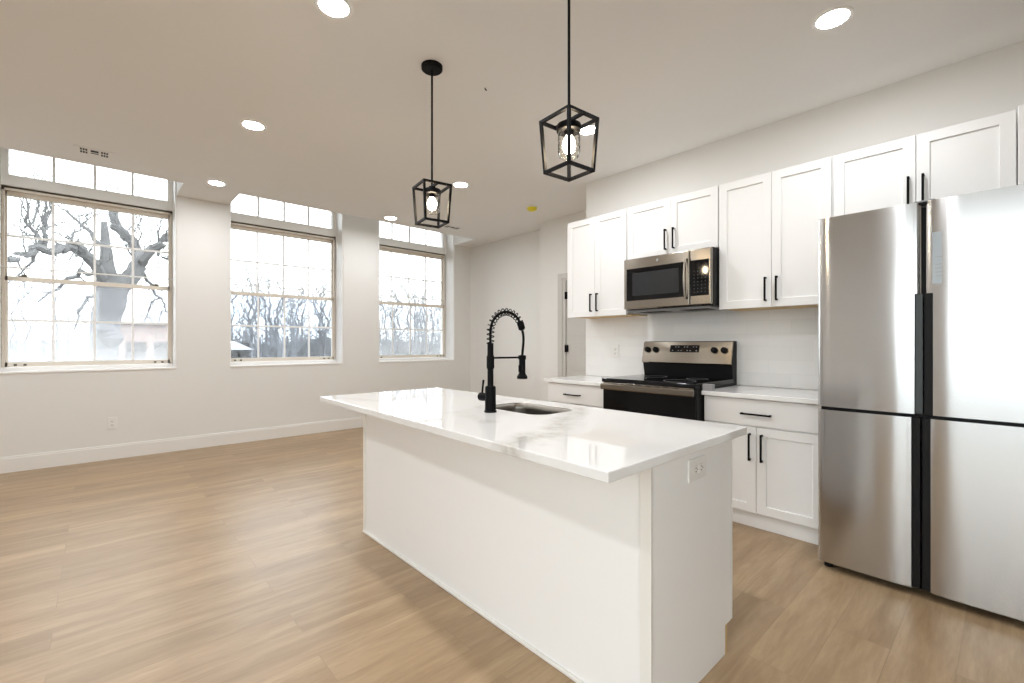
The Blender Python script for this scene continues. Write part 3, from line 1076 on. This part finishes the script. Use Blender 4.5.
pts = [(2.985, RY0 - 0.004 + (RY1 - RY0 + 0.008) * k / 10) for k in range(11)]
b.prism([(3.002, 0.842), (3.007, 0.836), (3.022, 0.836), (3.026, 0.842), (3.026, 0.876), (3.020, 0.884), (3.009, 0.884), (3.002, 0.876)], 'y', RY0 + 0.004, RY1 - 0.004, 0.0015)
for yy in (RY0 + 0.022, RY1 - 0.022):
    b.box(3.02, 3.044, yy - 0.014, yy + 0.014, 0.846, 0.874, 0.003)
b.obj('oven_handle', M['steelrange'], od)
B().box(3.034, 3.056, RY0 + 0.003, RY1 - 0.003, 0.066, 0.228, 0.004).obj('storage_drawer', M['blackplastic'], t)
# backguard
bgd = B().prism([(3.668, 0.893), (3.735, 0.893), (3.735, 1.222), (3.668, 1.222), (3.628, 1.040), (3.640, 1.030)], 'y', RY0, RY1, 0.003).obj('backguard', M['blackplastic'], t)
a, c_ = Vector((3.622, 1.040)), Vector((3.662, 1.218))
u = (c_ - a).normalized(); nrm = Vector((-u.y, u.x))
def onpanel(s, d):
    p = a + u * s + nrm * d
    return (p.x, p.y)
L = (c_ - a).length
B().prism([onpanel(-0.006, -0.010), onpanel(0, 0.002), onpanel(L, 0.002), onpanel(L + 0.004, -0.012)], 'y', RY0 - 0.001, RY1 + 0.001, 0.0015).obj('control_panel', M['steelrange'], bgd)
B().prism([onpanel(L * 0.50, 0.001), onpanel(L * 0.50, 0.004), onpanel(L * 0.83, 0.004), onpanel(L * 0.83, 0.001)], 'y', 1.722, 1.978, 0.0008).obj('display', M['blackglass'], bgd)
q = B()
for k in range(9):
    yy = 1.74 + k * 0.026
    for s in ((0.56, 0.60), (0.73, 0.76)):
        if (k * 7 + int(s[0] * 100)) % 3:
            B().prism([onpanel(L * s[0], 0.0038), onpanel(L * s[0], 0.0046), onpanel(L * s[1], 0.0046), onpanel(L * s[1], 0.0038)], 'y', yy, yy + 0.011).obj('key_marking', M['greyplastic'], bgd)
for yy in (2.190, 2.112, 1.597, 1.519):
    p0, p1 = onpanel(L * 0.60, 0.001), onpanel(L * 0.60, 0.026)
    q = B()
    q.tube([(p0[0], yy, p0[1]), (p0[0] * 0.2 + p1[0] * 0.8, yy, p0[1] * 0.2 + p1[1] * 0.8), (p1[0], yy, p1[1])], [0.026, 0.024, 0.021], 20)
    g0, g1 = onpanel(L * 0.60 - 0.021, 0.024), onpanel(L * 0.60 + 0.021, 0.034)
    q.prism([onpanel(L * 0.60 - 0.022, 0.02), onpanel(L * 0.60 - 0.020, 0.035), onpanel(L * 0.60 + 0.020, 0.035), onpanel(L * 0.60 + 0.022, 0.02)], 'y', yy - 0.006, yy + 0.006, 0.001)
    q.obj('knob', M['blackplastic'], bgd, smooth=True)
tag(B().box(3.112, 3.15, 1.378, 1.448, 0.875, 0.921, 0.003).obj('corner_protector', M['greyplastic']),
    'small grey foam corner block on the counter edge by the range', 'packing block')

# ------------------------------------------------------------------ microwave
MY0, MY1, MZ0, MZ1 = 1.464, 2.205, 1.482, 1.905
t = thing('microwave', (3.50, (MY0 + MY1) / 2, MZ0), 'stainless over-the-range microwave with black glass door', 'microwave')
B().box(3.318, KX - 0.009, MY0, MY1, MZ0, MZ1 + 0.004, 0.004).obj('body', M['blackplastic'], t)
dsplit = 1.627
def faceplate(y0, y1):
    # rounded stainless front: shallow bow in plan at the outer ends
    return B().box(3.286, 3.320, y0, y1, MZ0 + 0.006, MZ1, 0.010, 4)
dr = faceplate(dsplit + 0.001, MY1).obj('door', M['steel'], t, smooth='weighted')
B().box(3.2835, 3.290, 1.664, 2.176, 1.556, 1.822, 0.003).obj('window', M['blackglass'], dr)
B().box(3.2825, 3.2845, 1.712, 2.118, 1.594, 1.782, 0.0008).obj('window_screen', M['midgrey'], dr)
b = B()
hp = [(3.262 - 0.018 * math.sin(math.pi * k / 10), 1.648, 1.545 + 0.29 * k / 10) for k in range(11)]
b.tube([(3.288, 1.648, 1.545)] + hp + [(3.288, 1.648, 1.835)], 0.0105, 12)
b.obj('door_handle', M['steel'], dr, smooth=True)
b = B()
b.tube([(3.2865, 1.893, 1.866), (3.2845, 1.893, 1.866)], [0.011, 0.011], 24)
b.obj('badge', M['greyplastic'], dr)
fp = faceplate(MY0, dsplit - 0.001).obj('side_panel', M['steel'], t, smooth='weighted')
kp = B().box(3.2835, 3.290, 1.480, 1.622, 1.556, 1.822, 0.003).obj('keypad', M['blackglass'], t)
q = B()
for r in range(7):
    for k in range(4):
        yy = 1.502 + k * 0.028
        zz = 1.58 + r * 0.026
        B().box(3.2828, 3.2837, yy, yy + 0.008, zz, zz + 0.005).obj('key_marking', M['darkgrey'], kp)
b = B()
b.box(3.34, 3.70, MY0 + 0.03, MY1 - 0.03, MZ0 - 0.014, MZ0 + 0.001, 0.004)
und = b.obj('underside', M['greyplastic'], t)
for y0, y1 in ((MY0 + 0.08, MY0 + 0.30), (MY1 - 0.30, MY1 - 0.08)):
    B().box(3.40, 3.56, y0, y1, MZ0 - 0.017, MZ0 - 0.013, 0.002).obj('grease_filter', M['slot'], und)

# ------------------------------------------------------------------ refrigerator
FRX = 2.863
FY1r, FY0r = 0.702, -0.145
t = thing('refrigerator', (3.25, (FY1r + FY0r) / 2, 0), 'large stainless four-door refrigerator at the right end of the kitchen', 'refrigerator')
B().box(2.945, 3.66, FY0r + 0.006, FY1r - 0.006, 0.045, 1.855, 0.006).obj('body', M['darkgrey'], t)
B().box(2.915, 2.947, FY0r + 0.004, FY1r - 0.004, 0.06, 1.85, 0.002).obj('door_gasket', M['blackplastic'], t)
for yy in (FY0r + 0.06, FY1r - 0.035):
    for xx in (2.93, 3.58):
        B().cyl((xx, yy, 0.0), (xx, yy, 0.048), 0.02, seg=14).obj('foot', M['blackplastic'], t)
yc = 0.2775
def fridge_door(bands, y0, y1, crown=0.0105):
    """bands: (inner y limits, z0, z1) stacked; the face is gently crowned across y0..y1 and rolls back at the two sides"""
    b = B()
    ym, hw = (y0 + y1) / 2, (y1 - y0) / 2
    def face(y):
        tt = abs(y - ym) / hw
        return FRX + crown * tt ** 6 + (0.003 * ((tt - 0.97) / 0.03) ** 2 if tt > 0.97 else 0)
    for a0, a1, z0, z1 in bands:
        ys_ = [a0 + (a1 - a0) * k / 40 for k in range(41)]
        prof = [(face(y), y) for y in ys_]
        poly_ = prof + [(2.917, a1), (2.917, a0)]
        b.prism(poly_, 'z', z0, z1)
    return b.obj('door', M['fridge'], t, smooth=True)
doors = [fridge_door(((0.310, FY1r, 0.867, 1.437), (0.287, FY1r, 1.437, 1.868)), 0.287, FY1r),
         fridge_door(((FY0r, 0.245, 0.867, 1.437), (FY0r, 0.268, 1.437, 1.868)), FY0r, 0.268, 0.006),
         fridge_door(((0.322, FY1r, 0.040, 0.850),), 0.310, FY1r),
         fridge_door(((FY0r, 0.253, 0.040, 0.850),), FY0r, 0.265, 0.006)]
B().box(2.872, 2.916, 0.280, 0.3095, 0.868, 1.4355, 0.003).obj('handle_pocket', M['darkgrey'], doors[0])
B().box(2.868, 2.916, 0.2455, 0.2755, 0.868, 1.4355, 0.003).obj('handle_pocket', M['blackplastic'], doors[1])
B().box(2.875, 2.916, 0.290, 0.3215, 0.042, 0.849, 0.003).obj('handle_pocket', M['blackplastic'], doors[2])
B().box(2.875, 2.916, 0.2535, 0.284, 0.042, 0.849, 0.003).obj('handle_pocket', M['blackplastic'], doors[3])
fl = B().box(FRX + 0.001, FRX + 0.014, 0.200, 0.247, 1.477, 1.717, 0.0006).obj('display_panel', M['film'], t)
q = B()
for z in (1.512, 1.53, 1.548, 1.566, 1.60):
    B().box(FRX + 0.0004, FRX + 0.0012, 0.212, 0.237, z, z + 0.002).obj('display_line', M['greyplastic'], fl)
B().box(2.90, 2.98, 0.24, 0.318, 1.862, 1.882, 0.004).obj('hinge_cover', M['greyplastic'], t)
B().box(2.868, 2.9, 0.26, 0.295, 1.855, 1.867, 0.002).obj('centre_bracket', M['blackplastic'], t)
B().box(2.95, 3.0, FY0r + 0.03, FY1r - 0.03, 0.012, 0.046).obj('kick_grille', M['blackplastic'], t)


# ------------------------------------------------------------------ lights and ceiling fittings
def downlight(x, y, label):
    t = thing('recessed_light', (x, y, H - 0.006), label, 'ceiling light', 'recessed ceiling downlights')
    B().lathe(x, y, [(0.068, H - 0.001), (0.070, H - 0.005), (0.086, H - 0.006), (0.092, H - 0.001)], 40).obj('trim_ring', M['trim'], t, smooth=True)
    B().lathe(x, y, [(0, H - 0.004), (0.069, H - 0.0035)], 40).obj('lens', M['lens'], t)
    return t


downlight(0.862, 2.245, 'recessed downlight at the top edge, first in the row above the open floor')
downlight(0.880, 3.880, 'recessed downlight above the open floor, second in its row toward the windows')
downlight(0.915, 5.530, 'recessed downlight in the ceiling between the first and second windows')
downlight(2.775, 0.614, 'recessed downlight above the refrigerator, largest in the picture')
downlight(2.815, 2.215, 'recessed downlight seen through the nearer pendant lantern')
downlight(2.805, 3.870, 'recessed downlight just right of the farther pendant lantern')
downlight(2.866, 5.520, 'recessed downlight close to the top of the third window')
for yy in (0.55, 2.245, 3.88, 5.53):  # unseen extra row, added to brighten the left floor and island front
    downlight(-1.08, yy, 'recessed downlight of the row added for brightness over the left of the room, beyond the frame')
downlight(0.862, 0.55, 'recessed downlight added for brightness overhead, beyond the frame, last of the row above the open floor')  # unseen lamp added for more light


def pendant(x, y, rot, label, dz=0.0):
    t = thing('pendant_light', (x, y, 1.925), label, 'pendant light', 'black lantern pendants over the island')
    B().lathe(x, y, [(0, H - 0.028), (0.055, H - 0.028), (0.062, H - 0.022), (0.063, H - 0.001), (0, H - 0.001)], 36).obj('canopy', M['black'], t, smooth=True)
    zt, zb_, rt, rb = 2.138 + dz, 1.922 + dz, 0.119, 0.101
    B().cyl((x, y, zt - 0.005), (x, y, H - 0.02), 0.006, seg=12).obj('rod', M['black'], t, smooth=True)
    b = B()
    top = [Vector((x + rt * math.cos(rot + k * math.pi / 2), y + rt * math.sin(rot + k * math.pi / 2), zt)) for k in range(4)]
    bot = [Vector((x + rb * math.cos(rot + k * math.pi / 2), y + rb * math.sin(rot + k * math.pi / 2), zb_)) for k in range(4)]
    sq = 0.0124
    def bar(p, q):
        t_ = bmesh.new()
        bmesh.ops.create_cube(t_, size=1)
        d = q - p
        zq = d.to_track_quat('Z', 'Y')
        # turn bars so their faces follow the lantern sides
        ang = rot + math.pi / 4
        fw = Vector((math.cos(ang), math.sin(ang), 0))
        z = d.normalized()
        xx = (fw - z * fw.dot(z))
        if xx.length < 0.1:
            fw = Vector((-math.sin(ang), math.cos(ang), 0)); xx = fw - z * fw.dot(z)
        xx.normalize()
        yy = z.cross(xx)
        m = Matrix((xx, yy, z)).transposed().to_4x4()
        m.translation = (p + q) / 2
        for v in t_.verts:
            v.co = m @ Vector((v.co.x * sq, v.co.y * sq, v.co.z * (d.length + sq)))
        b.merge(t_)
    for k in range(4):
        bar(top[k], top[(k + 1) % 4]); bar(bot[k], bot[(k + 1) % 4]); bar(top[k], bot[k])
    m0, m1 = (top[0] + top[1]) / 2, (top[2] + top[3]) / 2
    bar(m0, m1)
    b.obj('lantern_frame', M['black'], t)
    b = B()
    b.lathe(x, y, [(0, zt), (0.020, zt), (0.022, zt - 0.012), (0.050, zt - 0.018), (0.053, zt - 0.024), (0.053, zt - 0.045), (0.048, zt - 0.047), (0.020, zt - 0.046), (0.018, zt - 0.066), (0, zt - 0.066)], 32)
    b.obj('socket', M['black'], t, smooth=True)
    b = B()
    b.lathe(x, y, [(0.046, zt - 0.045), (0.047, zt - 0.075), (0.0475, zt - 0.135), (0.042, zt - 0.153), (0.034, zt - 0.158), (0.034, zt - 0.1565), (0.041, zt - 0.151), (0.046, zt - 0.134), (0.0455, zt - 0.075), (0.0445, zt - 0.045)], 32)
    b.obj('glass_shade', M['jar'], t, smooth=True)
    b = B()
    b.lathe(x, y, [(0, zt - 0.058), (0.013, zt - 0.060), (0.015, zt - 0.068), (0.024, zt - 0.085), (0.028, zt - 0.107), (0.021, zt - 0.132), (0, zt - 0.143)], 24)
    b.obj('bulb', M['bulb'], t, smooth=True)
    return t


pendant(1.481, 2.333, math.radians(35.6), 'black lantern pendant over the far end of the island, nearer the windows')
pendant(1.487, 1.270, math.radians(40.5), 'black lantern pendant over the near end of the island, larger in view', 0.012)


def vent(x, y, ln, wd, label, angle=0):
    t = thing('ceiling_vent', (x, y, H - 0.008), label, 'vent', 'ceiling air vents')
    B().box(x - ln / 2 - 0.03, x + ln / 2 + 0.03, y - wd / 2 - 0.02, y + wd / 2 + 0.02, H - 0.006, H - 0.0005, 0.002).obj('grille_plate', M['ceiling'], t)
    q = B()
    third = ln / 3
    for g in range(3):
        x0 = x - ln / 2 + g * third + 0.008
        x1 = x0 + third - 0.016
        if g == 1:
            for k in range(2):
                yy = y - wd / 2 + (k + 0.25) * wd / 2
                q.box(x0, x1, yy, yy + wd * (0.34 if k == 0 else 0.12), H - 0.0075, H - 0.0055)
        else:
            for k in range(2):
                for j in range(3):
                    xa = x0 + (x1 - x0) * j / 3
                    yy = y - wd / 2 + (k + 0.15) * wd / 2
                    q.box(xa, xa + (x1 - x0) * 0.24, yy, yy + wd * 0.32, H - 0.0075, H - 0.0055)
    q.obj('louvre', M['slot'], t)
    return t


vent(-0.012, 5.35, 0.20, 0.15, 'small ceiling vent above the first window')
vent(3.74, 5.36, 0.24, 0.10, 'small ceiling vent near the top of the third window')
t = thing('smoke_detector', (3.904, 3.92, H - 0.045), 'smoke detector under a yellow dust cap on the ceiling', 'smoke detector')
B().lathe(3.904, 3.92, [(0, H - 0.012), (0.068, H - 0.012), (0.070, H - 0.001), (0, H - 0.001)], 32).obj('base', M['trim'], t, smooth=True)
B().lathe(3.904, 3.92, [(0, H - 0.048), (0.034, H - 0.048), (0.040, H - 0.042), (0.058, H - 0.030), (0.064, H - 0.011), (0, H - 0.011)], 32).obj('dust_cap', M['yellow'], t, smooth=True)
tag(B().tube([(1.863, 2.302, H), (1.863, 2.302, H - 0.006), (1.870, 2.300, H - 0.012), (1.878, 2.304, H - 0.010)], [0.004, 0.004, 0.004, 0.003], 8).obj('wire_stub', M['black']),
    'tiny black wire end poking from the ceiling between the pendants', 'wire')


# ------------------------------------------------------------------ outdoors
GZ = -1.3
tag(B().box(-140, 160, WIN_OUT + 0.05, 220, GZ - 0.3, GZ).obj('ground_outside', M['snow']), 'pale winter field outside the windows', 'ground', kind='structure')
tag(B().box(-140, XL - 0.4, -80, WIN_OUT, GZ - 0.3, GZ).obj('ground_outside', M['snow']), 'pale ground outside the added glass door', 'ground', kind='structure')

cs, cc = math.sin(YAW), math.cos(YAW)


def at(px, py, Y):
    u_ = (px - 512) / F_PX
    rx, ry, rz = cs + u_ * cc, cc - u_ * cs, (343.8 - py) / F_PX
    k = Y / ry
    return Vector((rx * k, Y, CAM_H + rz * k))


def limb(b, pts, r0, r1, seg=8, jit=0.04):
    n = len(pts)
    P = []
    R_ = []
    for i in range(n - 1):
        for k in range(3):
            u_ = k / 3
            p = pts[i].lerp(pts[i + 1], u_)
            P.append(p + Vector((random.uniform(-jit, jit), random.uniform(-jit, jit), random.uniform(-jit, jit))))
            s = (i + u_) / (n - 1)
            R_.append(r0 + (r1 - r0) * s)
    P.append(pts[-1]); R_.append(r1)
    b.tube(P, R_, seg)
    return P, R_


def twigs(b, p, d, length, r, depth, seg=5, taper=0.6):
    n = 4
    pts = [p]
    q = p.copy()
    dd = d.normalized()
    for k in range(n):
        dd = (dd + Vector((random.uniform(-.35, .35), random.uniform(-.35, .35), random.uniform(-.25, .35)))).normalized()
        q = q + dd * (length / n)
        pts.append(q)
    b.tube(pts, [r * (1 - 0.72 * k / n) for k in range(n + 1)], seg, caps=False)
    if depth > 0:
        for k in range(1, n + 1):
            for _ in range(1 if k < n else 2):
                nd = (dd + Vector((random.uniform(-1, 1), random.uniform(-1, 1), random.uniform(-.5, .9)))).normalized()
                twigs(b, pts[k], nd, length * random.uniform(.45, .7), r * (1 - 0.5 * k / n) * taper, depth - 1, seg, taper)


# the big tree close to the first window
TY = 14.0
bt = thing('bare_tree', tuple(at(103, 380, TY).xy) + (GZ,), 'large old bare tree with broken top seen through the first window', 'tree')
A = lambda px, py, dy=0.0: at(px, py, TY + dy)
b = B()
base = A(103, 378); base.z = GZ
limb(b, [base, A(104, 350), A(106, 322), A(110, 305), A(113, 288), A(113, 274)], 0.25, 0.31, 14, 0.02)
limb(b, [A(110, 285), A(107, 262), A(105, 245), A(104, 222)], 0.18, 0.06, 10, 0.015)
limb(b, [A(108, 300), A(120, 288), A(131, 277), A(140, 264)], 0.20, 0.17, 12, 0.02)
for k in range(3):      # burls at the foot
    c0 = A(106 + k * 3, 330 + k * 4, -0.28)
    b.tube([c0 + Vector((0, 0, -.22)), c0 + Vector((0, 0, -.12)), c0, c0 + Vector((0, 0, .12)), c0 + Vector((0, 0, .2))], [.05, .17, .22, .16, .04], 10)
trunk = b.obj('trunk', M['bark'], bt, smooth=True)
b = B()
main = [
    ([A(140, 268), A(138, 255, .3), A(130, 240, .5), A(121, 229, .7), A(115, 224, .8), A(115, 205, 1.0)], 0.13, 0.09),
    ([A(138, 268), A(150, 252, -.4), A(158, 245, -.6), A(168, 238, -.8), A(182, 225, -1)], 0.12, 0.07),
    ([A(106, 283), A(93, 262, -.5), A(86, 253, -.7), A(78, 248, -.9), A(68, 247, -1), A(55, 250, -1.2), A(40, 249, -1.4), A(25, 253, -1.6), A(8, 260, -1.8)], 0.115, 0.055),
    ([A(46, 247, -1.3), A(43, 230, -1.3), A(48, 214, -1.2), A(53, 198, -1.2)], 0.045, 0.015),
    ([A(46, 247, -1.3), A(36, 238, -1.4), A(27, 224, -1.5), A(25, 196, -1.5)], 0.045, 0.015),
    ([A(27, 226, -1.5), A(36, 208, -1.5), A(39, 196, -1.5)], 0.022, 0.012),
    ([A(98, 246), A(84, 227, .2), A(71, 215, .4), A(57, 204, .6)], 0.05, 0.012),
    ([A(68, 247, -1), A(74, 238, -1), A(81, 226, -1), A(92, 212, -1)], 0.03, 0.010),
    ([A(100, 275), A(82, 272, .5), A(68, 280, .8), A(52, 292, 1), A(38, 302, 1)], 0.055, 0.018),
    ([A(95, 292, .3), A(86, 300, .4), A(79, 312, .5), A(74, 330, .5)], 0.05, 0.02),
    ([A(140, 270, .5), A(152, 285, .8), A(160, 297, 1), A(166, 312, 1)], 0.05, 0.018),
    ([A(160, 296, 1), A(150, 305, 1), A(144, 320, 1)], 0.03, 0.012),
    ([A(135, 262, .2), A(130, 250, .2), A(124, 245, .2)], 0.03, 0.01),
    ([A(154, 250, -.5), A(160, 258, -.5), A(168, 260, -.5)], 0.05, 0.02),
    ([A(140, 258, .2), A(140, 235, .3), A(138, 212, .3)], 0.025, 0.012),
    ([A(158, 246, -.6), A(161, 230, -.6), A(158, 210, -.6)], 0.025, 0.012),
    ([A(40, 250, -1.4), A(30, 262, -1.4), A(18, 275, -1.4)], 0.03, 0.012),
]
for pts, r0, r1 in main:
    P, R_ = limb(b, pts, r0, r1, 7, 0.05)
    for i in range(2, len(P)):
        d = (P[i] - P[i - 1]).normalized() + Vector((random.uniform(-.9, .9), random.uniform(-.9, .9), random.uniform(-.5, .9)))
        twigs(b, P[i], d, random.uniform(.5, 1.1), min(0.0145, R_[i] * .5), 2, 4)
b.obj('branch', M['bark'], bt, smooth=True)


# trees of the far tree line: a few shapes, copied
def far_tree(h_):
    b = B()
    p = Vector((0, 0, 0))
    trunk = [p]
    for k in range(1, 7):
        trunk.append(Vector((random.uniform(-.12, .12) * k, random.uniform(-.12, .12) * k, h_ * k / 6)))
    b.tube(trunk, [0.16 * h_ / 10 * (1 - 0.85 * k / 6) + 0.015 for k in range(7)], 5)
    for k in range(1, 7):
        for _ in range(4):
            a = random.uniform(0, 2 * math.pi)
            u_ = random.random()
            q = trunk[k].lerp(trunk[k - 1], u_)
            twigs(b, q, Vector((math.cos(a), math.sin(a), 1.1)), h_ * (0.34 - 0.03 * k) * random.uniform(.7, 1.1), 0.046, 2, 3, 0.8)
    return b


meshes = []
for k in range(5):
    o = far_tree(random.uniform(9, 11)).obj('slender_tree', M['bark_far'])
    meshes.append(o)
spots = []
for px in list(range(232, 336, 5)) + list(range(379, 446, 4)):
    Yd = random.uniform(44, 70)
    spots.append((at(px + random.uniform(-2, 2), 340, Yd), random.uniform(.75, 1.15) * Yd / 58))
for px in (12, 30, 52, 72, 128, 150):
    spots.append((at(px, 340, random.uniform(60, 75)), random.uniform(.6, .8)))
for i, (p, s) in enumerate(spots):
    src = meshes[i % len(meshes)]
    if i < len(meshes):
        o = src
    else:
        o = src.copy()
        COL.objects.link(o)
    o.location = (p.x, p.y, GZ)
    o.rotation_euler = (0, 0, random.uniform(0, 6.28))
    o.scale = (s, s, s)
    through = 'first' if p.x < 9 and p.x / p.y < 0.15 else ('second' if p.x / p.y < 0.40 else 'third')
    tag(o, 'slender bare tree in the far tree line seen through the %s window' % through, 'tree', 'bare trees seen through the %s window' % through)

# underbrush below the tree line
b = B()
for k in range(900):
    px = random.uniform(180, 480)
    Yd = random.uniform(52, 74)
    p = at(px, 340, Yd)
    p.z = GZ
    hgt = random.uniform(2.0, 4.2) * Yd / 62
    q = p + Vector((random.uniform(-.5, .5), random.uniform(-.5, .5), hgt))
    m = p.lerp(q, .5) + Vector((random.uniform(-.3, .3), 0, 0))
    b.tube([p, m, q], [0.10, 0.07, 0.015], 3, caps=False)
    for _ in range(3):
        e = m + Vector((random.uniform(-1.2, 1.2), random.uniform(-.6, .6), random.uniform(.3, 1.6)))
        b.tube([m, e], [0.05, 0.012], 3, caps=False)
tag(b.obj('underbrush', M['brush']), 'tangle of bare brush along the foot of the far trees', 'brush', kind='stuff')
b = B()
b.tube([Vector((-60 + 12 * k, 95 + 4 * math.sin(k), GZ - 1.5)) for k in range(18)], [3.2 + 1.1 * math.sin(k * 1.7) + 0.16 * k for k in range(18)], 14)
tag(b.obj('wooded_rise', M['brush'], smooth=True), 'low grey wooded rise behind the far trees', 'hill', kind='structure')

# neighbour buildings
def building(cx, cy, wx, wy, hh, rh, mat, label, name):
    t = thing(name, (cx, cy, GZ), label, 'building')
    wl = B().box(cx - wx / 2, cx + wx / 2, cy - wy / 2, cy + wy / 2, GZ, GZ + hh).obj('wall', mat, t)
    B().prism([(cx - wx / 2 - .3, GZ + hh), (cx + wx / 2 + .3, GZ + hh), (cx, GZ + hh + rh)], 'y', cy - wy / 2 - .3, cy + wy / 2 + .3).obj('roof', M['roofing'], t)
    for k in range(3):
        x = cx - wx * .3 + k * wx * .3
        B().box(x - .45, x + .45, cy - wy / 2 - .04, cy - wy / 2 + .02, GZ + 1.2, GZ + 2.6).obj('window', M['slot'], wl)
    return t


p = at(150, 340, 34)
building(p.x + 0.6, 36, 4.2, 5.0, 3.6, 0.9, M['brick'], 'reddish building beyond the large tree in the first window', 'brick_building')
p = at(233, 340, 44)
building(p.x, 45, 2.2, 3.0, 2.0, 0.7, M['siding'], 'small white shed at the lower left of the second window', 'white_shed')
